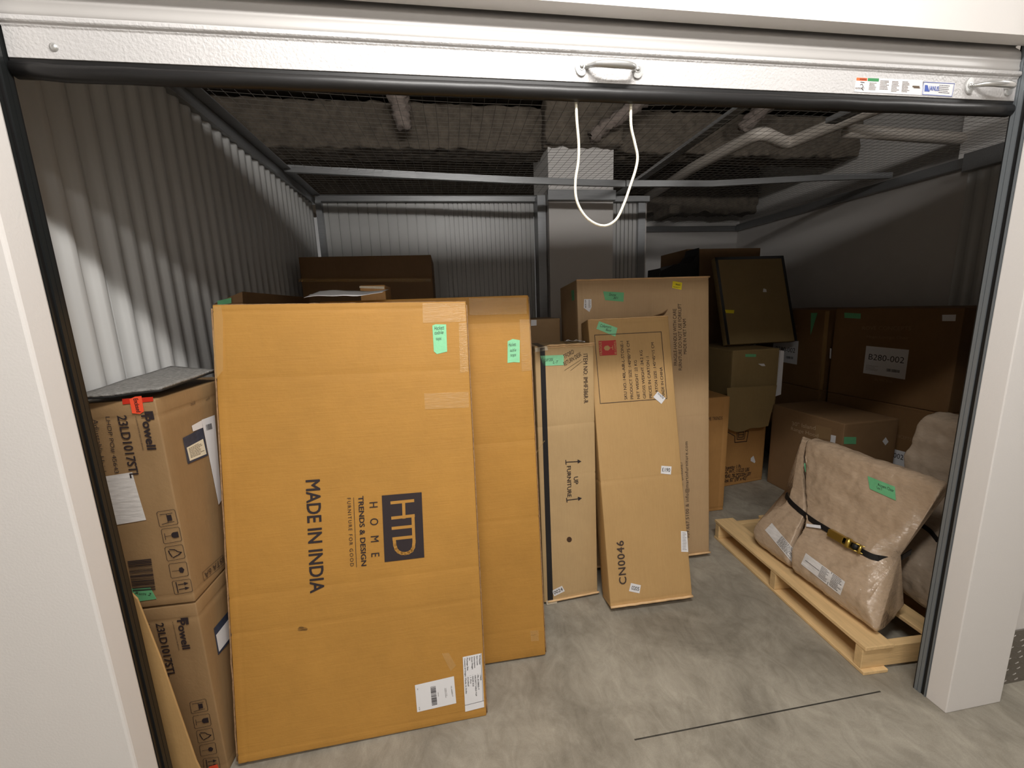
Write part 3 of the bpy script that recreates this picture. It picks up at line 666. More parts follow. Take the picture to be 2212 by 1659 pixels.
patch(f, [(1247.3, 992.3), (1255.8, 996.4), (1247.8, 1001)], M['ink'], 'arrow_head', .0013, .0002); patch(f, [(1248, 1072.8), (1257, 1076), (1249, 1081.6)], M['ink'], 'arrow_head', .0013, .0002)
tp = green_tape(f, [(1167.4, 768.5), (1217.5, 766.8), (1217.9, 788.8), (1172.7, 790.8)], [('L SHP DESK', (1175, 781.5), (1195, 779.5), (1175, 775)), ('L-T', (1194, 785.5), (1206, 784.5), (1194, 780))])
texts(f, [('TFORD', (1219.5, 775), (1241, 762.5), (1215.5, 767), dict(bold=-.012, shear=.15)), ('RETURN DESK', (1219.5, 791), (1257, 768), (1215.5, 783), dict(bold=-.012, shear=.15))], M['ink'], 'handwriting')
strokes(f, [[(1219, 800), (1254.5, 777)], [(1232, 800.5), (1258, 780)]], .0014, M['inkbrown'], 'pen_line')
patch(f, disc_pts(1229.6, 1165.2, 5.5, 5.8), M['hole'], 'punched_hole', .0010, .0002)
l_ = patch(f, [(1191.9, 1276), (1213.9, 1265.3), (1220, 1276.7), (1197.3, 1287.9)], M['paper'], 'number_label'); text(f, '0024', (1197.5, 1284), (1216, 1275), (1195, 1277.5), M['ink'], .01, parent=l_)
for zz, rr in ((1.305, .006), (1.296, .003)): e_ = MB(Fb.inv); e_.tube([Fb.wp(.06 + .24 * i / 20, -.342 + .002 * noise.noise(Vector((i * .8, 2, 0))), zz + .004 * noise.noise(Vector((i * .5, zz * 9, 0)))) for i in range(21)], [rr * (.5 + abs(noise.noise(Vector((i * .9, 4, 1))))) for i in range(21)], 8); e_.build('crushed_edge', M['edgelight'], Fb.root, smooth=True)
e_ = MB(Fb.inv); e_.tube([Fb.wp(.02 + .28 * i / 20, -.342, .004 + .001 * noise.noise(Vector((i * .8, 7, 0)))) for i in range(21)], .005, 8)
e_.build('crushed_edge', M['edgelight'], Fb.root, smooth=True)
patch(f, [(1156, 752), (1183, 748), (1184, 757), (1157, 761)], M['tapebright'], 'clear_tape', wob=.8); patch(f, [(1180, 1298), (1203, 1294), (1203, 1303), (1181, 1307)], M['tapebright'], 'clear_tape', wob=.8)
strokes(f, [[(1152, 1000), (1160, 975), (1176, 952)]], .004, M['cleartape'], 'torn_tape')
# crumpled paper on its top
def fp2(u, v):
    c = at(2, 1.317, 1200, 728); a = u * 2 * math.pi
    return (c.x - .045 + .10 * u, 2.02 + .05 * v + .01 * math.sin(u * 9), 1.309 + .004 + .016 * abs(noise.noise(Vector((u * 3, v * 2.2, 4)))) + .010 * (1 - u) * (1 - v))
sheet('crumpled_paper', 'crumpled scrap of white paper on top of the carton with black tape', 'paper', M['paper'], fp2, 14, 8)

# --- G: CN carton
G = Carton('carton', 'tan leaning carton with red fragile square and boxed shipping text', 'box', M['kraft2'], .703, 1.82, 0, -1.6, 12.5, -.67, .43, 1.437, .12,
           creases=[(2, .62, .007, .0022), (2, .155, .005, .0005), (2, 1.415, .005, .003), (2, .02, .006, .003)], amp=.0018)
f = G.face('front')
strokes(f, [[(1284.3, 724), (1428, 716.8), (1440.5, 860.8), (1296.5, 871.6)]], .0028, M['inkbrown'], 'printed_frame', closed=True)
texts(f, [('SKU NO.:140L-AIR-L-STONE-1', (1355, 862.6), (1345.6, 736.9), (1348.8, 863.1)), ('PRODUCT SIZE :140*80*75 CM', (1368.2, 861.8), (1359.1, 736.5), (1362.2, 862.2)), ('NET WEIGHT :22 KG', (1382.1, 860.9), (1375, 778.1), (1376.3, 861.3)),
          ('GROSS WEIGHT :24.2 KG', (1395.3, 860.4), (1387.2, 756.4), (1389.5, 860.8)), ('PIECES IN CARTON :1', (1408.9, 859.5), (1401.1, 770), (1402.9, 859.9)), ('CARTON SIZE :145*45*15 CM', (1422.8, 859), (1411.9, 739.6), (1417, 859.3)), ('MADE IN CHINA', (1436, 857.7), (1430, 792.6), (1430.3, 858))], M['inkbrown'])
for o_ in ():
    pass
fr = patch(f, [(1292.8, 736.9), (1330.2, 734.7), (1332.4, 766.4), (1295.3, 768.5)], M['red'], 'fragile_mark', .0013, .0002)
texts(f, [('FRAGILE', (1300.8, 766.5), (1298.8, 738.2), (1295.9, 766.8), dict(bold=.015)), ('BE CAREFUL', (1331.3, 764.6), (1329.3, 736.8), (1327.6, 764.8), dict(bold=.015))], M['kraft2'], 'printed_text', fr)
patch(f, [(1304, 752), (1307, 747.5), (1313, 746.3), (1317, 749.5), (1317.2, 754), (1313.5, 757.3), (1307.5, 757)], M['kraft2'], 'glass_mark', .0016, .0002, fr)
strokes(f, [[(1316, 751.8), (1323, 751.3)], [(1323, 747), (1323.6, 755.5)]], .0026, M['kraft2'], 'glass_mark', .0019, parent=fr)
w_ = patch(f, [(1420.6, 845.6), (1437.3, 860.4), (1428.2, 872.7), (1410.7, 857.7)], M['paper'], 'number_label', .0020); text(f, 'W4678', (1419, 851), (1431, 862), (1422, 848), M['ink'], parent=w_, off=.0032)
green_tape(f, [(1293.5, 693.7), (1333.8, 708.5), (1329.3, 727.1), (1288.6, 710.3)], [('Colemans', (1296, 706.5), (1320, 709.8), (1297, 700)), ('Base', (1308, 714.5), (1320, 716.5), (1309, 709.5))])
l_ = patch(f, [(1428.5, 1006), (1450.5, 1007.6), (1449, 1025), (1427.3, 1022.7)], M['paper'], 'number_label'); text(f, '0613', (1447.5, 1011.5), (1430.5, 1010.3), (1447, 1019.5), M['ink'], .01, parent=l_)
l_ = patch(f, [(1362.8, 1259.3), (1384.2, 1264), (1381.2, 1281.5), (1358.6, 1276.7)], M['paper'], 'number_label'); text(f, '0205', (1363.3, 1273), (1379.6, 1276), (1364.5, 1265), M['ink'], .01, parent=l_)
text(f, 'CN0046', (1353.2, 1261), (1346.5, 1167.6), (1338.1, 1261.7), M['inkbrown'], .02, 1.12)
l_ = patch(f, [(1470.7, 1147), (1484.0, 1148), (1486.6, 1192.3), (1471.5, 1191.7)], M['paper'], 'shipping_label'); bars(f, [(1474, 1150), (1482, 1151), (1485, 1190), (1474, 1190)], rows_cells(12, 0, 1, 0, 1, 4, .3), M['inkfade'], 'printed_text', l_)
e_ = MB(G.inv)
e_.tube([G.wp(.43 * i / 24, -.122, 1.432 + .003 * noise.noise(Vector((i * .5, 1, 0)))) for i in range(25)], [.003 * (.6 + abs(noise.noise(Vector((i * .9, 4, 1))))) for i in range(25)], 8); e_.build('folded_edge', M['edgelight'], G.root, smooth=True); e_ = MB(G.inv)
e_.tube([G.wp(.43 * i / 24, -.123, .006 + .002 * noise.noise(Vector((i * .5, 8, 0)))) for i in range(25)], .006, 8)
e_.build('folded_edge', M['edgelight'], G.root, smooth=True)
mb = MB(G.inv)   # torn flap corner standing up at the right
q = [G.wp(.36, -.10, 1.438), G.wp(.40, -.115, 1.448), G.wp(.434, -.11, 1.466), G.wp(.436, -.08, 1.452), G.wp(.428, -.04, 1.438)]
mb.prism(q, (0, 0, 1), .004); mb.build('torn_flap', M['edge'], G.root)
# --- H
Hb = Carton('carton', 'tallest tan carton with yellow sticker and forklift warning, standing behind the leaning carton', 'box', M['kraftgrey'], .680, 2.347, 0, 0, 4.9, 0, .761, 1.611, .33,
            creases=[(2, .83, .006, .0016), (2, .50, .006, .0012), (0, .42, .004, .001), (2, 1.592, .005, .002), (0, .03, .004, .0008)], amp=.0015)
f = Hb.face('front')
green_tape(f, [(1302.5, 629.3), (1347.4, 631.6), (1346.8, 651.9), (1306.7, 648.8)], [('Snow', (1315, 639), (1331, 640), (1315, 633)), ('301', (1324, 646), (1335, 646), (1324, 641))], True)
l_ = patch(f, [(1261.8, 646.1), (1277.4, 646.1), (1277.8, 663.3), (1273.2, 674.1), (1260.9, 665.1)], M['paper'], 'torn_label'); text(f, '0078 AM', (1266, 665), (1266, 648), (1263.5, 665), M['ink'], .02, parent=l_); bars(f, [(1271, 648), (1276, 648), (1276, 665), (1271, 665)], rows_cells(8, 0, 1, 0, 1, 2), M['inkfade'], 'printed_text', l_)
l_ = patch(f, [(1453.2, 607.2), (1473.4, 610.5), (1471.8, 626.2), (1451.9, 621.7)], M['yellow'], 'yellow_sticker'); text(f, '5994', (1469.5, 613.5), (1459.5, 612), (1469, 617.5), M['ink'], .02, parent=l_); bars(f, [(1454, 618.5), (1470.5, 621.5), (1470, 624.5), (1453.6, 621)], rows_cells(2, 0, 1, 0, 1, 3), M['inkbrown'], 'printed_text', l_)
texts(f, [('FRAGILE-HANDLE WITH CARE', (1462.6, 789), (1460.4, 666.9), (1455.5, 789)), ('FURNITURE DO NOT USE FORKLIFT', (1472.9, 799.5), (1471.2, 655.7), (1466, 799.8)), ('MADE IN VIET NAM', (1483, 764.6), (1481.2, 689.1), (1476.3, 764.9))], M['inkbrown'])
texts(f, [('909.667.5100 & info@martinfurniture.com', (1489, 1162), (1485.2, 953.6), (1482.3, 1162), dict(bold=.004, sp=1.1)), ('for questions /', (1475, 1052), (1474, 998), (1469, 1052))], M['inkfade'])
fl = Hb.face('left'); patch(fl, [(1234, 628), (1240, 626), (1241, 648), (1236, 650)], M['greendeep'], 'green_tape')
e_ = MB(Hb.inv); e_.tube([Hb.wp(.765 * i / 30, -.331, 1.607 + .001 * noise.noise(Vector((i * .5, 1, 0)))) for i in range(31)], .004, 8); e_.build('folded_edge', M['edgelight'], Hb.root, smooth=True); e_ = MB(Hb.inv); e_.tube([Hb.wp(.765 * i / 30, -.333, .006) for i in range(31)], .006, 8); e_.build('folded_edge', M['edgelight'], Hb.root, smooth=True)
# --- boxes behind at the left
D = Carton('carton', 'dark brown wide carton standing against the ribbed back wall at left', 'box', M['brown'], -.93, 3.42, 0, 0, 0, 0, .84, 1.868, .5, creases=[(2, 1.72, .006, .004), (0, .22, .005, .001)], amp=.003)
patch(D.face('front'), [(645, 602), (931, 602), (931, 609), (645, 609)], M['cleartape'], 'clear_tape')
C1 = Carton('carton', 'brown carton with a raised top edge behind the frontmost carton, against the left wall', 'box', M['brown'], -.878, 2.54, 0, 0, 0, 0, .105, 1.556, .80, amp=.002)
MB(C1.inv).prism([(-.876, 1.745, 1.556), (-.776, 1.745, 1.556), (-.772, 1.745, 1.597)], (0, 1, 0), .78).build('raised_flap', M['brown'], C1.root)
patch(C1.face('front'), [(470, 650), (500, 643), (500, 655), (470, 660)], M['greendeep'], 'green_tape')
C2 = Carton('carton', 'small brown taped carton end showing behind the curled paper', 'box', M['orangeboard'], -.391, 2.2, 0, 0, 0, 0, .112, 1.624, .2, amp=.002)
patch(C2.face('front'), [(776, 617), (830, 619), (830, 624), (776, 622)], M['tapebright'], 'clear_tape', wob=1)
Eb = Carton('carton', 'low brown carton behind the tall narrow carton with black tape', 'box', M['kraftdull'], .22, 2.76, 0, 0, 0, 0, .44, 1.428, .34, amp=.002)
patch(Eb.face('front'), [(1147, 691), (1159, 691), (1159, 703), (1147, 704)], M['paper'], 'paper_patch')
# --- left: two stacked cartons of the same make
def linon(x, y, z, h, label, lower):
    c = Carton('carton', label, 'box', M['kraftdull'], x - .205, y + .42, z, -1.0, 0, 0, .205, h, .42, creases=[(2, h - .05, .006, .003), (2, .03, .006, .002)], amp=.003, group='stacked furniture cartons at the left jamb')
    return c
U = linon(-.816, 1.262, .645, .640, 'upper of the two stacked tan cartons at the left jamb, grey mat on top', False)
f = U.face('front')
text(f, 'Powell', (306, 897.3), (319.5, 970.6), (324.5, 895.3), bold=.035)
patch(f, [(312.2, 888.5), (330.6, 887.8), (334.6, 905.5), (327.2, 906.1), (325.1, 893.9), (313.6, 895.3)], M['ink'], 'printed_bracket', .0014, .0002)
text(f, 'A LINON HOME DECOR BRAND', (292.2, 898.7), (308.9, 972.6), (295.2, 898.3), M['inkbrown'])
text(f, '23LD1017STL', (253.9, 898), (282.6, 1032), (272.9, 895.3), bold=.022)
text(f, 'LHDP PO# 45643', (228.8, 900), (249, 1021.9), (237.6, 898.7), bold=-.004)
text(f, 'Adjustable Height', (200.3, 905.5), (221.2, 1030), (211.9, 904.1), bold=-.004)
patch(f, [(223, 1029.1), (286.3, 1020), (299, 1068), (315.9, 1123.1), (246.5, 1134)], M['dirtypaper'], 'worn_label', wob=.6)
def pictos(f, quads):
    for k_, q in enumerate(quads):
        L_ = [[lerp2(q, .06, .0), lerp2(q, .94, 0), lerp2(q, 1, .08), lerp2(q, 1, .92), lerp2(q, .94, 1), lerp2(q, .06, 1), lerp2(q, 0, .92), lerp2(q, 0, .08)]]
        o = strokes(f, L_, .0012, M['ink'], 'pictogram', closed=True)
        P_ = lambda u, v: lerp2(q, u, v)
        if k_ == 0:
            patch(f, [P_(.48, .32), P_(.74, .32), P_(.74, .70), P_(.48, .70)], M['ink'], 'pictogram_shape', .0014, .0002, o)
            strokes(f, [[P_(.15, .2), P_(.5, .22), P_(.82, .22)], [P_(.15, .85), P_(.5, .80), P_(.82, .80)], [P_(.5, .22), P_(.5, .4)], [P_(.5, .8), P_(.5, .6)]], .0016, M['ink'], 'pictogram_shape', parent=o)
        elif k_ == 1:
            patch(f, [P_(.5, .42), P_(.6, .32), P_(.88, .32), P_(.88, .72), P_(.6, .72), P_(.5, .62)], M['ink'], 'pictogram_shape', .0014, .0002, o)
            strokes(f, [[P_(.14, .52), P_(.5, .52)], [P_(.14, .3), P_(.14, .74)]], .0013, M['ink'], 'pictogram_shape', parent=o)
        elif k_ == 2:
            strokes(f, [[P_(.18, .3), P_(.2, .45), P_(.3, .75)], [P_(.25, .22), P_(.5, .28), P_(.6, .36)], [P_(.62, .42), P_(.85, .55), P_(.66, .70)], [P_(.6, .72), P_(.36, .82)]], .003, M['ink'], 'pictogram_shape', parent=o)
        elif k_ == 3:
            patch(f, [P_(.55, .36), P_(.7, .34), P_(.82, .52), P_(.72, .74), P_(.56, .70), P_(.5, .54)], M['ink'], 'pictogram_shape', .0014, .0002, o)
            strokes(f, [[P_(.12, .52), P_(.52, .54)]], .0012, M['ink'], 'pictogram_shape', parent=o)
        else:
            strokes(f, [[P_(.2, .12), P_(.2, .88)], [P_(.3, .32), P_(.66, .30)], [P_(.3, .68), P_(.66, .66)]], .0026, M['ink'], 'pictogram_shape', parent=o)
            for v0 in (.30, .66): patch(f, [P_(.62, v0 - .12), P_(.86, v0), P_(.62, v0 + .12)], M['ink'], 'pictogram_shape', .0014, .0002, o)
c5 = lambda *a: [(100 + a[i] / 2.765, 700 + a[i + 1] / 2.765) for i in range(0, 8, 2)]
pictos(f, [c5(660, 1122, 768, 1105, 790, 1192, 680, 1212), c5(687, 1225, 795, 1210, 812, 1292, 705, 1312), c5(708, 1332, 815, 1315, 832, 1395, 725, 1415), c5(732, 1432, 838, 1418, 852, 1500, 748, 1518), c5(752, 1535, 862, 1520, 877, 1595, 770, 1615)])
q = [(276.1, 1211.8), (327.1, 1206.3), (336.9, 1275), (288, 1278.7)]
bars(f, [q[1], q[2], q[3], q[0]], barcode_cells(24, seed=5), M['ink'], 'barcode')
green_tape(f, [(282.6, 1271.4), (324.2, 1267.1), (338, 1293.1), (286.3, 1300.4)], [('Rum 2', (292, 1283), (327, 1286), (292, 1277))], True)
patch(f, [(264.1, 861.4), (330.6, 857.3), (331.2, 866.8), (265.4, 873.6)], M['redtape'], 'red_tape')
st = patch(f, [(280.4, 862), (292.6, 856.6), (306.2, 855.2), (311.6, 888.5), (303.4, 893.9), (286.5, 892.6)], M['orangered'], 'red_sticker', .0012)
text(f, 'Enclosed', (289.5, 861), (296.5, 890), (299, 859), M['ink'], .01, parent=st, off=.0025)
f = U.face('right')
nv = patch(f, [(394.7, 946.2), (437.7, 923.8), (448.6, 983.5), (405.8, 1002.4)], M['navy'], 'navy_label'); cr = patch(f, [(402.4, 967.2), (437.7, 948.2), (445.2, 980.7), (409.2, 995.7)], M['cream'], 'label_panel', .0012, .0003, nv)
bars(f, [(404, 969), (437, 951), (444, 979), (410, 993)], rows_cells(8, .05, .95, .05, .95, 6, .35), M['inkbrown'], 'printed_text', nv, .0020)
patch(f, [(414, 919.7), (435, 908.2), (437.7, 923.8), (416.7, 932)], M['paper'], 'paper_label')
dp = patch(f, [(435, 907), (463, 896.6), (478, 1080), (472, 1090)], M['paper'], 'document_sleeve', .0008)
bars(f, [(443, 918), (456, 914), (458, 926), (445, 930)], barcode_cells(8), M['ink'], 'barcode', dp, .0022)
text(f, 'ISTA 6A', (480, 1203), (441, 1238), (484, 1213), M['inkbrown']); strokes(f, [[(436.3, 1237), (479.7, 1199), (485, 1217), (440, 1255)]], .0014, M['inkbrown'], 'printed_frame', closed=True)
text(f, 'Doc', (452, 861), (444, 866), (453, 856), M['inkbrown']); text(f, 'list', (421, 872), (411, 876), (420, 866), M['inkbrown'])
V_ = linon(-.818, 1.265, 0, .640, 'lower of the two stacked tan cartons at the left jamb, standing on the floor', True)
f = V_.face('front')
text(f, 'Powell', (383.2, 1339.8), (395.3, 1401.6), (399, 1337), bold=.035); text(f, 'A LINON HOME DECOR BRAND', (372, 1342), (386, 1404), (374.6, 1341), M['inkbrown'])
patch(f, [(390.5, 1334.4), (406.4, 1332.9), (408.6, 1347.4), (402.5, 1348.3), (401.3, 1339.2), (392, 1340.4)], M['ink'], 'printed_bracket', .0014, .0002)
text(f, '23LD1017STL', (337.1, 1346.5), (364.3, 1461.3), (353.1, 1344.3), bold=.022); text(f, 'LHDP PO# 45643', (313.9, 1348.9), (337, 1448), (324.2, 1347.4), bold=-.004)
c6 = lambda *a: [(200 + a[i] / 3.318, 1159 + a[i + 1] / 3.318) for i in range(0, 8, 2)]
pictos(f, [c6(697, 1185, 812, 1160, 830, 1245, 712, 1268), c6(720, 1285, 838, 1265, 853, 1350, 735, 1375), c6(745, 1390, 858, 1368, 875, 1455, 760, 1478), c6(768, 1495, 880, 1472, 893, 1550, 778, 1572), c6(793, 1590, 903, 1575, 917, 1655, 803, 1675)])
patch(f, [(452, 1655), (470, 1650), (476, 1668), (455, 1672)], M['orangered'], 'red_sticker', .0016)
f = V_.face('right'); nv = patch(f, [(461.6, 1357.9), (493.9, 1318.7), (499, 1382), (471.3, 1415.2)], M['navy'], 'navy_label'); patch(f, [(466, 1372), (495, 1335), (499, 1374), (472.5, 1408)], M['paper'], 'label_panel', .0012, .0003, nv)
# grey felt mat on the upper stack
def fm(u, v):
    x = -1.022 + u * .212; y_ = 1.235 + v * .44 * (1 - .35 * u) + u * .03; z = 1.299 + .012 * v + .055 * v * (1 - u) * .3 + .01 * u + .003 * noise.noise(Vector((u * 3, v * 3, 0))); return (x, y_, z)
mt = sheet('felt_mat', 'grey felt mat with black backing lying on the upper stacked carton', 'mat', M['felt'], fm, 10, 14, .006)
bk = sheet('mat_backing', None, None, M['felted'], lambda u, v: (fm(u, v)[0] + .0, fm(u, v)[1] - .001, fm(u, v)[2] - .005), 10, 14, .0045); bk.parent = mt
# kraft sheet slipped between jamb and carton
q = [(-1.0, 1.15, 0), (-.80, 1.15, 0), (-.835, 1.15, .19), (-.868, 1.15, .55), (-.893, 1.15, .75), (-.92, 1.15, .80), (-1.0, 1.15, .80)]
tag(MB().prism(q, (0, 1, 0), .005).build('cardboard_sheet', M['kraft2'], bev=.001), 'plain tan cardboard sheet standing on edge behind the left jamb', 'cardboard')

# --- right side
I_ = Carton('carton', 'low orange-brown carton standing just right of the tallest tan carton', 'box', M['orangeboard'], 1.45, 2.811, 0, 0, 0, 0, .434, .845, .3, creases=[(2, .64, .006, .001), (0, .39, .005, .001), (2, .83, .005, .003), (2, .02, .006, .004)], amp=.003)
text(I_.face('front'), 'HOME TRENDS', (1520, 909), (1560, 906), (1520, 902), M['inkbrown'])
J = Carton('carton', 'orange-brown carton with quantity and weight print standing on the floor at the back', 'box', M['orangeboard'], 2.062, 3.35, 0, 7.5, 0, 0, .398, .58, .5, creases=[(0, .37, .005, .001), (2, .02, .006, .003)], amp=.003)
f = J.face('front')
jt = lambda s, x0, y0, x1, y1: (s, (1480 + x0 / 4.1475, 720 + y0 / 4.1475), (1480 + x1 / 4.1475, 720 + y1 / 4.1475), (1480 + x0 / 4.1475, 720 + (y0 - 30) / 4.1475), dict(bold=.025))
texts(f, [jt('Quantity: 1 Pc', 345, 1222, 498, 1205), jt('GC WT.: 110.23 LBS', 345, 1258, 572, 1232), jt('MEAS: 78L2*22/20H LBY', 345, 1298, 588, 1270), jt('Size: 82" (78" x 42)"', 345, 1336, 552, 1308)], M['ink'])
bx = [(1586, 935), (1587, 955.5), (1612.5, 954), (1616.5, 931.5)]
strokes(f, [[(1571, 933), (1587, 942), (1587, 955.5), (1612.5, 953.5), (1616.5, 931), (1610, 931.5), (1607, 948), (1592, 949), (1592, 934)], [(1595, 945), (1605, 944), (1606, 933), (1595, 934), (1595, 945)], [(1595, 939.5), (1606, 938.5)]], .006, M['ink'], 'printed_logo')
patch(f, [(1621, 990), (1628, 984), (1632, 996), (1630, 1001), (1622, 996)], M['paper'], 'torn_label', wob=1)
Kb = Carton('carton', 'dull olive-brown carton with white side edge resting on the quantity-printed carton', 'box', M['olive'], 2.19, 3.5, .585, -1.5, 0, 0, .40, .525, .6, creases=[(2, .50, .005, .003), (2, .2, .005, .002)], amp=.004)
f = Kb.face('front')
patch(f, [(1610, 765), (1633, 765), (1633, 771), (1610, 771)], M['greendeep'], 'green_tape'); patch(f, [(1638, 786), (1650, 785), (1653, 790), (1645, 791)], M['paper'], 'torn_label', wob=.7)
patch(f, [(1657, 855), (1668, 850), (1669, 856), (1658, 860)], M['paper'], 'white_label')
texts(f, [('Item', (1585, 872), (1602, 871), (1585, 865), dict(bold=.03)), ('Size', (1627, 868), (1641, 867), (1627, 861), dict(bold=.03)), ('measurement', (1623, 875), (1665, 870), (1623, 872))], M['ink'])
# kraft flap hanging down over the carton below
mb = MB(Kb.inv); P_ = []
rag = [(1570, 838), (1678, 832), (1672, 870), (1665, 893), (1659, 920), (1640, 924), (1620, 925), (1604, 932), (1590, 933), (1576, 928), (1569, 922), (1572, 880)]
P_ = [at(1, 2.80 + .02 * random.random() * 0, x, y) for x, y in rag]
mb.prism(P_, (0, -1, 0), .003); fo = mb.build('hanging_flap', M['olive'], Kb.root, bev=.0008)
mb = MB(Kb.inv)
mb.prism([at(1, 2.885, 1687, 757), at(1, 2.885, 1694, 758), at(1, 2.885, 1687, 852), at(1, 2.885, 1676, 856), at(1, 2.885, 1682, 800)], (0, 1, 0), .04); mb.build('foam_edge', M['paper'], Kb.root)
Mb = Carton('carton', 'flat dark carton with black taped edges leaning back on the olive-brown carton', 'box', M['olive'], 2.277, 3.166, 1.115, 0, 17.1, -.16, .655, .76, .055, amp=.002)
f = Mb.face('front'); w_ = .655
for a, b in (((.012, .012), (.012, .75)), ((.012, .75), (.643, .75)), ((.643, .75), (.643, .012))):
    A0, A1 = f.uv(*a, .001), f.uv(*b, .001); d_ = (A1 - A0).normalized(); s_ = f.N.cross(d_) * .012
    MB(Mb.inv).prism([A0 - s_ - d_ * .012, A1 - s_ + d_ * .012, A1 + s_ + d_ * .012, A0 + s_ - d_ * .012], f.N, .002).build('black_tape', M['blacktape'], Mb.root)
patch(f, [(1566, 669), (1586, 670), (1585, 677), (1568, 676)], M['yellow'], 'yellow_sticker'); patch(f, [(1649, 623), (1655, 625), (1656, 631), (1648, 631)], M['paper'], 'torn_label')
Nb = Carton('carton', 'brown carton top showing behind the black-edged flat carton', 'box', M['brown'], 2.27, 4.25, 0, 0, 0, 0, .77, 1.985, .5, amp=.003)
# black plastic bundle
mb = MB(); pr = [(1.86, 1.72), (1.88, 1.77), (1.95, 1.80), (2.02, 1.825), (2.12, 1.825), (2.18, 1.86), (2.22, 1.90), (2.24, 1.80), (2.25, 0.01), (1.90, 0.01), (1.87, .9)]
pr = crom(pr, 3, True); V2 = [(x, 3.50 + .22 * t + .01 * noise.noise(Vector((x * 5, z * 5, t))), max(z, .0)) for t in (0, 1) for x, z in pr]; k = len(pr)
mb.add(V2, [tuple(range(k)), tuple(range(k, 2 * k))[::-1]] + [(i, (i + 1) % k, k + (i + 1) % k, k + i) for i in range(k)])
tag(mb.build('plastic_bundle', M['blackwrap'], bev=.02), 'black plastic wrapped bundle peeking over the tallest tan carton', 'bundle')
# range hood carton
Rb = Carton('carton', 'brown carton with pale range hood lettering behind the wrapped furniture', 'box', M['brownhood'], 2.535, 2.869, 0, 1.5, 0, 0, .44, .663, .60, creases=[(2, .64, .005, .001)], amp=.002)
f = Rb.face('left')
texts(f, [('30" Island', (1710.8, 918.4), (1762, 929.0), (1711.6, 910.5)), ('Range Hood', (1708.9, 928.6), (1768, 945.5), (1709.6, 921.2))], M['inklight'])
patch(f, [(1762.7, 917.4), (1796.5, 925.6), (1795, 951), (1760, 945)], M['kraftdull'], 'cardboard_patch'); patch(f, [(1794.9, 939.2), (1806, 941.5), (1804, 959.9), (1793.3, 956.7)], M['paper'], 'white_label')
f = Rb.face('front'); green_tape(f, [(1823.4, 943.7), (1849, 943.7), (1849, 959.5), (1822.8, 958.9)], (), True); patch(f, [(1913, 944.6), (1919.3, 954.1), (1912.3, 962), (1906, 953.2)], M['paper'], 'white_label')
# cartons along the right wall
def rove(x, y, z, yaw, w, h, d, label, grp): return Carton('carton', label, 'box', M['brownrove'], x, y, z, yaw, 0, 0, w, h, d, creases=[(2, h - .02, .005, .001)], amp=.002, group=grp)
gr = 'brown cartons stacked along the right wall'
Q1 = rove(3.06, 2.90, 0, 5, .55, .722, .80, 'lower front carton of the dark brown stack along the right wall', gr)
Q2 = rove(3.06, 3.74, 0, 0, .60, .722, .76, 'lower rear carton of the dark brown stack along the right wall', gr)
P1 = rove(3.053, 2.896, .724, 6.7, .50, .676, .781, 'upper front dark brown carton with fully visible white number label', gr)
O1 = rove(3.05, 3.74, .724, 0, .60, .668, .76, 'upper rear dark brown carton whose white label is half covered', gr)
f = P1.face('left')
lb = patch(f, [(1871.5, 747), (1963.9, 755.7), (1955, 819.8), (1864.5, 805.7)], M['paper'], 'number_label')
text(f, 'B280-002', (1876.2, 776.3), (1952.6, 785), (1876.9, 764.1), M['ink'], -.006, parent=lb)
bars(f, [(1915, 795.6), (1944.4, 799.8), (1943.7, 805.7), (1914.5, 802.2)], barcode_cells(30), M['ink'], 'barcode', lb); bars(f, [(1871, 788), (1900, 792), (1899, 804), (1870, 800)], rows_cells(5, 0, 1, 0, 1, 3, .25), M['inkfade'], 'printed_text', lb)
texts(f, [('ROVE CONCEPTS', (1862.8, 712.4), (1968, 714), (1863.3, 704.6)), ('Hugo Lounge Chair', (1872.7, 729.3), (1963.2, 733), (1873, 723.6)), ('IN THE BOX', (1890, 822), (1928, 827), (1890, 817))], M['inkfaint'])
green_tape(f, [(1824.5, 675.3), (1859.8, 676.8), (1858.6, 688.2), (1824.5, 687)], (), True); patch(f, [(2035.4, 680), (2065.4, 679.5), (2064, 693.6), (2035.4, 693.6)], M['paper'], 'white_label')
patch(f, [(1793, 752), (1796.5, 753), (1795, 775), (1792, 774)], M['paper'], 'white_label')
f = O1.face('left')
lb = patch(f, [(1671.2, 733.3), (1725.3, 736.9), (1721.5, 787.6), (1668, 778)], M['paper'], 'number_label'); text(f, 'B280-002', (1676, 757.5), (1717.5, 762.3), (1676.5, 748), M['ink'], -.006, parent=lb)
bars(f, [(1698, 769), (1714, 771), (1714, 776), (1698, 774)], barcode_cells(16), M['ink'], 'barcode', lb)
texts(f, [('ROVE CONCEPTS', (1668, 709), (1722, 710), (1668, 703)), ('Hugo Lounge Chair', (1672, 720), (1725, 722), (1672, 715.5))], M['inkfaint'])
patch(f, [(1752, 676), (1766, 676), (1757, 705), (1751, 724)], M['greendeep'], 'green_tape'); patch(f, [(1783, 672), (1792, 672), (1777, 843), (1771, 842)], M['cleartape'], 'clear_tape')
f = Q1.face('left')
lb = patch(f, [(1900, 962), (1966, 979), (1958, 1012), (1894, 992)], M['paper'], 'number_label'); text(f, 'B280-002', (1897, 978), (1951, 994), (1898, 968), M['ink'], parent=lb)
text(f, 'CONCEPTS', (1925, 941), (1968, 953), (1925, 934), M['inkfaint'])

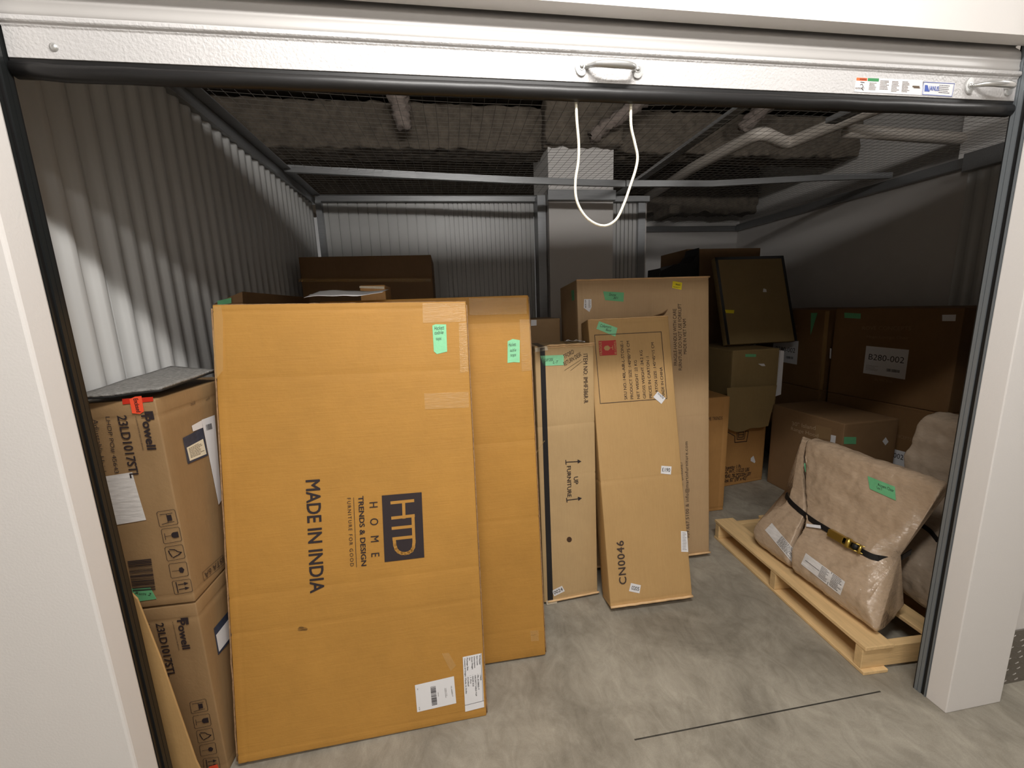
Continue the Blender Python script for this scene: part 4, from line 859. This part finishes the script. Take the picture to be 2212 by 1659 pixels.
# ------------------------------------------------------------------ pallet and wrapped furniture
pal = empty('pallet', mw=Matrix.Translation((1.552, 1.195, 0)) @ Matrix.Rotation(math.radians(-2.6), 4, 'Z')); tag(pal, 'pale wooden pallet on the concrete floor at right, carrying the wrapped furniture', 'pallet')
def plank(nm, x0, x1, y0, y1, z0, z1, m, sd):
    V, Fc = lattice((x1 - x0, y1 - y0, z1 - z0), .06, .003, (), .0015, sd); me = bpy.data.meshes.new(nm); me.from_pydata([(v.x + x0, v.y + y0, v.z + z0) for v in V], [], Fc); link(nm, me, m, pal, False)
for i, y0 in enumerate((.0, .48, .965)): plank('stringer', .002, 1.18, y0 + (.004 if i == 0 else 0), y0 + .038, .016, .108, M['woodx'], i)
for i, (x0, x1) in enumerate(((0, .125), (.30, .39), (.52, .61), (.74, .83), (.94, 1.03), (1.08, 1.18))): plank('deck_board', x0, x1, -.008, 1.012, .108, .126, M['wood'], 10 + i)
for i, (x0, x1) in enumerate(((0.0, .11), (.52, .62), (1.08, 1.18))): plank('bottom_board', x0, x1, -.012, 1.008, 0, .016, M['wood'], 20 + i)
def loft(name, prof, m, n=44, seed=1, amp=.012, endp=7):
    P = crom(prof, 12, True); k = len(P); cx = sum(p[0] for p in P) / k; cz = sum(p[1] for p in P) / k; vs = []
    zmin = min(p[1] for p in prof)
    for i in range(n + 1):
        t = i / n; e = max(0.0, 1 - abs(2 * t - 1) ** endp) ** .33; tt = .5 - .5 * math.cos(math.pi * t); tt = t * .5 + tt * .5
        for x, z, y0, y1 in P:
            e2 = .55 + .45 * e if 0 < i < n else .5
            p = Vector((cx + (x - cx) * (1 - .09 * (1 - e)), y0 + (y1 - y0) * tt, cz + (z - cz) * (1 - .06 * (1 - e))))
            d = noise.noise_vector(Vector((p.x * 7, p.y * 7, p.z * 16 + seed))) * amp + noise.noise_vector(p * 28 + Vector((seed, 0, 0))) * amp * .35 + noise.noise_vector(Vector((p.x * 75, p.y * 40 + p.z * 30, p.z * 75))) * .0035 * (.4 + abs(noise.noise(p * 6)))
            p += d; p.z = max(p.z, zmin); vs.append(p)
    fs = [(i * k + j, i * k + (j + 1) % k, (i + 1) * k + (j + 1) % k, (i + 1) * k + j) for i in range(n) for j in range(k)]
    a = len(vs); 
    for i in (0, n): 
        ring = vs[i * k:(i + 1) * k]; vs.append(sum(ring, Vector()) / k + Vector((0, -.012 if i == 0 else .012, 0)))
    fs += [(a, (j + 1) % k, j) for j in range(k)] + [(a + 1, n * k + j, n * k + (j + 1) % k) for j in range(k)]
    return MB().add(vs, fs).build(name, m, smooth=True)
ZP = .127
S1 = loft('wrapped_chair', [(1.68, ZP, 1.24, 1.63), (1.625, .165, 1.22, 1.63), (1.63, .24, 1.26, 1.65), (1.70, .32, 1.33, 1.68), (1.755, .385, 1.39, 1.71), (1.80, .47, 1.36, 1.765), (1.845, .60, 1.30, 1.83), (1.875, .69, 1.265, 1.865), (1.905, .735, 1.26, 1.885),
                            (1.95, .74, 1.27, 1.88), (1.965, .70, 1.28, 1.87), (1.93, .60, 1.33, 1.83), (1.88, .47, 1.41, 1.76), (1.83, .39, 1.45, 1.71), (1.825, .33, 1.43, 1.69), (1.84, .28, 1.36, 1.66), (1.84, .2, 1.29, 1.64), (1.80, ZP, 1.29, 1.63)], M['wrap'], seed=1, amp=.009, endp=16, n=110)
tag(S1, 'front wrapped chair in tan foam and clear film with green tape, strapped on the pallet', 'wrapped furniture', 'wrapped furniture strapped on the pallet')
S2 = loft('wrapped_chair', [(1.68, ZP, 1.66, 1.87), (1.63, .165, 1.66, 1.89), (1.635, .22, 1.68, 1.92), (1.70, .31, 1.71, 1.90), (1.765, .385, 1.74, 1.865), (1.81, .47, 1.795, 1.87), (1.855, .60, 1.85, 1.90), (1.885, .68, 1.885, 1.92), (1.91, .72, 1.90, 1.94),
                            (1.95, .72, 1.90, 1.97), (1.975, .66, 1.89, 1.99), (1.945, .55, 1.85, 1.99), (1.90, .42, 1.79, 1.96), (1.87, .30, 1.73, 1.94), (1.88, .2, 1.68, 1.92), (1.84, ZP, 1.66, 1.90)], M['wrap'], n=50, seed=4, amp=.006)
tag(S2, 'rear wrapped chair in tan foam, mostly hidden behind the front one on the pallet', 'wrapped furniture', 'wrapped furniture strapped on the pallet')
T1 = loft('wrapped_chair', [(2.06, ZP, 1.26, 1.50), (1.96, .165, 1.24, 1.56), (1.925, .25, 1.23, 1.60), (1.95, .35, 1.24, 1.60), (2.02, .43, 1.26, 1.58), (2.10, .49, 1.27, 1.58), (2.16, .56, 1.26, 1.60), (2.20, .68, 1.24, 1.63), (2.235, .82, 1.23, 1.63), (2.265, .915, 1.24, 1.62), (2.33, .935, 1.25, 1.60),
                            (2.37, .88, 1.25, 1.60), (2.36, .7, 1.25, 1.60), (2.35, .52, 1.25, 1.56), (2.40, .42, 1.24, 1.52), (2.48, .34, 1.24, 1.52), (2.50, .22, 1.24, 1.5), (2.42, ZP, 1.24, 1.5)], M['wrapdark'], seed=9, amp=.010, n=70)
tag(T1, 'tall grey-brown film-wrapped chair at the right end of the pallet behind the jamb', 'wrapped furniture', 'wrapped furniture strapped on the pallet')
def on_item(nm, xpl, pts, m, par, dx=-.012, nrm=(-1, 0, 0)):
    return MB().prism([at(0, xpl, x, y) + Vector((dx, 0, 0)) for x, y in pts], nrm, .0015).build(nm, m, par)
def drape(nm, par, quad, m, nu=10, nv=6, off=.003, t=.001):
    """small sheet pressed onto a wrapped item along the sight of its corners"""
    from mathutils.bvhtree import BVHTree
    bv = BVHTree.FromPolygons([v.co for v in par.data.vertices], [tuple(p.vertices) for p in par.data.polygons]); G_ = {}
    last = None
    for i in range(nu + 1):
        for j in range(nv + 1):
            d = ray(*lerp2(quad, i / nu, j / nv)).normalized(); h = bv.ray_cast(CAM, d); p = h[0] if h[0] is not None else (last or CAM + d * 2.2)
            last = p; G_[i, j] = p - d * off
    vs = [G_[i, j] for i in range(nu + 1) for j in range(nv + 1)]; n0 = len(vs)
    vs += [v + (CAM - v).normalized() * t for v in vs]; fs = []
    for i in range(nu):
        for j in range(nv):
            a = i * (nv + 1) + j; q = (a, a + 1, a + nv + 2, a + nv + 1); fs += [q, tuple(x + n0 for x in q)]
    o = MB().add(vs, fs).build(nm, m, par, smooth=True); return o, G_
def dtext(par, s, G_, u0, u1, v0, v1, m, nu, nv, bold=0):
    vs, fs = text_mesh(s, bold, 1); x0 = min(v.x for v in vs); x1 = max(v.x for v in vs); out = []
    for v in vs:
        u = u0 + (u1 - u0) * (v.x - x0) / (x1 - x0); w = v1 + (v0 - v1) * v.y / .7; a = min(max(u, 0), .999) * nu; b = min(max(w, 0), .999) * nv; i, j = int(a), int(b); a -= i; b -= j
        p = (G_[i, j] * (1 - a) + G_[i + 1, j] * a) * (1 - b) + (G_[i, j + 1] * (1 - a) + G_[i + 1, j + 1] * a) * b
        out.append(p + (CAM - p).normalized() * .0025)
    return MB().add(out, fs).build('printed_text', m, par)
def cell_rows(par, G_, nu, nv, cells, m):
    mb = MB()
    for u0, u1, v0, v1 in cells:
        q = []
        for u, w in ((u0, v0), (u1, v0), (u1, v1), (u0, v1)):
            a = min(max(u, 0), .999) * nu; b = min(max(w, 0), .999) * nv; i, j = int(a), int(b); a -= i; b -= j
            p = (G_[i, j] * (1 - a) + G_[i + 1, j] * a) * (1 - b) + (G_[i, j + 1] * (1 - a) + G_[i + 1, j + 1] * a) * b; q.append(p + (CAM - p).normalized() * .003)
        mb.add(q, [(0, 1, 2, 3)])
    mb.build('printed_text', m, par)
def z2(*a): return [(1620 + a[i] / 3.77, 920 + a[i + 1] / 3.77) for i in range(0, len(a), 2)]
o, g = drape('green_tape', S1, z2(958, 408, 1180, 495, 1188, 608, 975, 512), M['greendeep']); o['label'] = 'green tape with a handwritten note'
dtext(o, 'Accent Chair', g, .35, .95, .22, .45, M['ink'], 10, 6); dtext(o, 'Lot 7', g, .3, .5, .5, .72, M['ink'], 10, 6)
o, g = drape('shipping_label', S1, z2(455, 1035, 775, 1270, 735, 1380, 415, 1125), M['dirtypaper'])
cell_rows(o, g, 10, 6, [(a, b, c, d) for a, b, c, d in rows_cells(9, .42, .64, .08, .95, 2, .35) + rows_cells(9, .70, .97, .05, .95, 5, .35) + [(.05, .4, .5, .53), (.66, .67, 0, 1)]], M['ink'])
o, g = drape('shipping_label', S2, z2(178, 790, 395, 1050, 340, 1110, 122, 848), M['dirtypaper'])
cell_rows(o, g, 10, 6, rows_cells(7, .4, .95, .08, .95, 7, .35), M['ink'])
o, g = drape('green_tape', S2, z2(440, 305, 492, 300, 494, 372, 450, 375), M['greendeep'])
# ratchet strap
strap = empty('ratchet_strap', (1.76, 1.5, .4)); tag(strap, 'black webbing ratchet strap with brass-coloured buckle around the wrapped chairs', 'strap'); si = Matrix.Translation((-1.76, -1.5, -.4))
from mathutils.bvhtree import BVHTree
def bvh(o): return BVHTree.FromPolygons([v.co for v in o.data.vertices], [tuple(p.vertices) for p in o.data.polygons])
bS = [bvh(S1), bvh(S2)]
def hit(x, y):
    d = ray(x, y).normalized(); best = None
    for b in bS:
        h = b.ray_cast(CAM, d)
        if h[0] is not None and (best is None or h[3] < best[1]): best = (h[0], h[3])
    return (best[0] - d * .008) if best else None
path = crom([(1697, 1070), (1707, 1084), (1722, 1098), (1745, 1117), (1765, 1131), (1800, 1152), (1840, 1178), (1868, 1195), (1885, 1203), (1899, 1206)], 5); C_ = [hit(*p) for p in path]; C_ = [c for c in C_ if c is not None]
for _ in range(3): C_ = [C_[0]] + [(C_[i - 1] + C_[i] * 2 + C_[i + 1]) / 4 for i in range(1, len(C_) - 1)] + [C_[-1]]
C_ = [C_[0] + Vector((.06, .03, .01))] + C_ + [C_[-1] + Vector((.03, -.018, 0)), C_[-1] + Vector((.09, -.02, .005)), C_[-1] + Vector((.16, .0, .01))]
def ribbon(mb, C, w=.026, t=.003):
    up = Vector((.25, 0, 1)).normalized(); vs = []
    for i, c in enumerate(C):
        d = (C[min(i + 1, len(C) - 1)] - C[max(i - 1, 0)]).normalized(); u = (up - d * up.dot(d)).normalized(); n_ = d.cross(u).normalized()
        vs += [c - u * w / 2 - n_ * t / 2, c + u * w / 2 - n_ * t / 2, c + u * w / 2 + n_ * t / 2, c - u * w / 2 + n_ * t / 2]
    fs = [(i * 4 + j, i * 4 + (j + 1) % 4, i * 4 + 4 + (j + 1) % 4, i * 4 + 4 + j) for i in range(len(C) - 1) for j in range(4)]; mb.add(vs, fs + [(3, 2, 1, 0), tuple(len(vs) - 4 + j for j in range(4))])
mb = MB(si); ribbon(mb, C_); 
ribbon(mb, crom([(2.00, 1.44, .435), (2.03, 1.42, .44), (2.065, 1.37, .425), (2.075, 1.30, .39), (2.09, 1.235, .35)], 5), .022) if False else None
mb.build('webbing', M['strap'], strap)
bt = bvh(T1); C3 = []
for p in crom([(1972, 1128), (1990, 1134), (2008, 1146), (2018, 1158), (2026, 1168)], 5):
    d = ray(*p).normalized(); h = bt.ray_cast(CAM, d)
    if h[0] is not None: C3.append(h[0] - d * .008)
if len(C3) > 4:
    for _ in range(2): C3 = [C3[0]] + [(C3[i - 1] + C3[i] * 2 + C3[i + 1]) / 4 for i in range(1, len(C3) - 1)] + [C3[-1]]
    mb = MB(si); ribbon(mb, C3, .02); mb.build('webbing', M['strap'], strap)
cA, cB = hit(1797, 1150), hit(1868, 1190); dr = (cB - cA).normalized(); up = Vector((.3, 0, 1)); up = (up - dr * up.dot(dr)).normalized(); nn = -(dr.cross(up)).normalized()
if nn.x > 0: nn = -nn
def bp(u, v, w): return cA + (cB - cA) * u + up * v + nn * w
mb = MB(si)
for v0, v1 in ((-.018, -.014), (.014, .018)):
    mb.hexa([bp(0, v0, .004), bp(1, v0, .004), bp(1, v1, .004), bp(0, v1, .004), bp(.05, v0, .03), bp(.85, v0, .026), bp(.85, v1, .026), bp(.05, v1, .03)])
mb.hexa([bp(.02, -.016, .026), bp(.5, -.016, .028), bp(.5, .016, .028), bp(.02, .016, .026), bp(.02, -.016, .030), bp(.5, -.016, .032), bp(.5, .016, .032), bp(.02, .016, .030)])
bk = mb.build('ratchet_buckle', M['brass'], strap, bev=.001)
mb = MB(si); mb.tube([bp(.62, -.022, .02), bp(.62, .022, .02)], .011, 14); mb.tube([bp(.95, -.02, .018), bp(.95, .02, .018)], .006, 12); mb.build('spool', M['brass'], bk, smooth=True)
mb = MB(si); mb.tube([bp(.80, -.012, .012), bp(.80, .012, .012)], .013, 14); mb.build('webbing_roll', M['strap'], bk, smooth=True)
tgc = [hit(*p) for p in z2(472, 798, 585, 812, 590, 838, 470, 822)]
if all(c is not None for c in tgc): MB(si).prism([c + nn * .008 for c in tgc], nn, .001).build('strap_tag', M['paper'], strap)
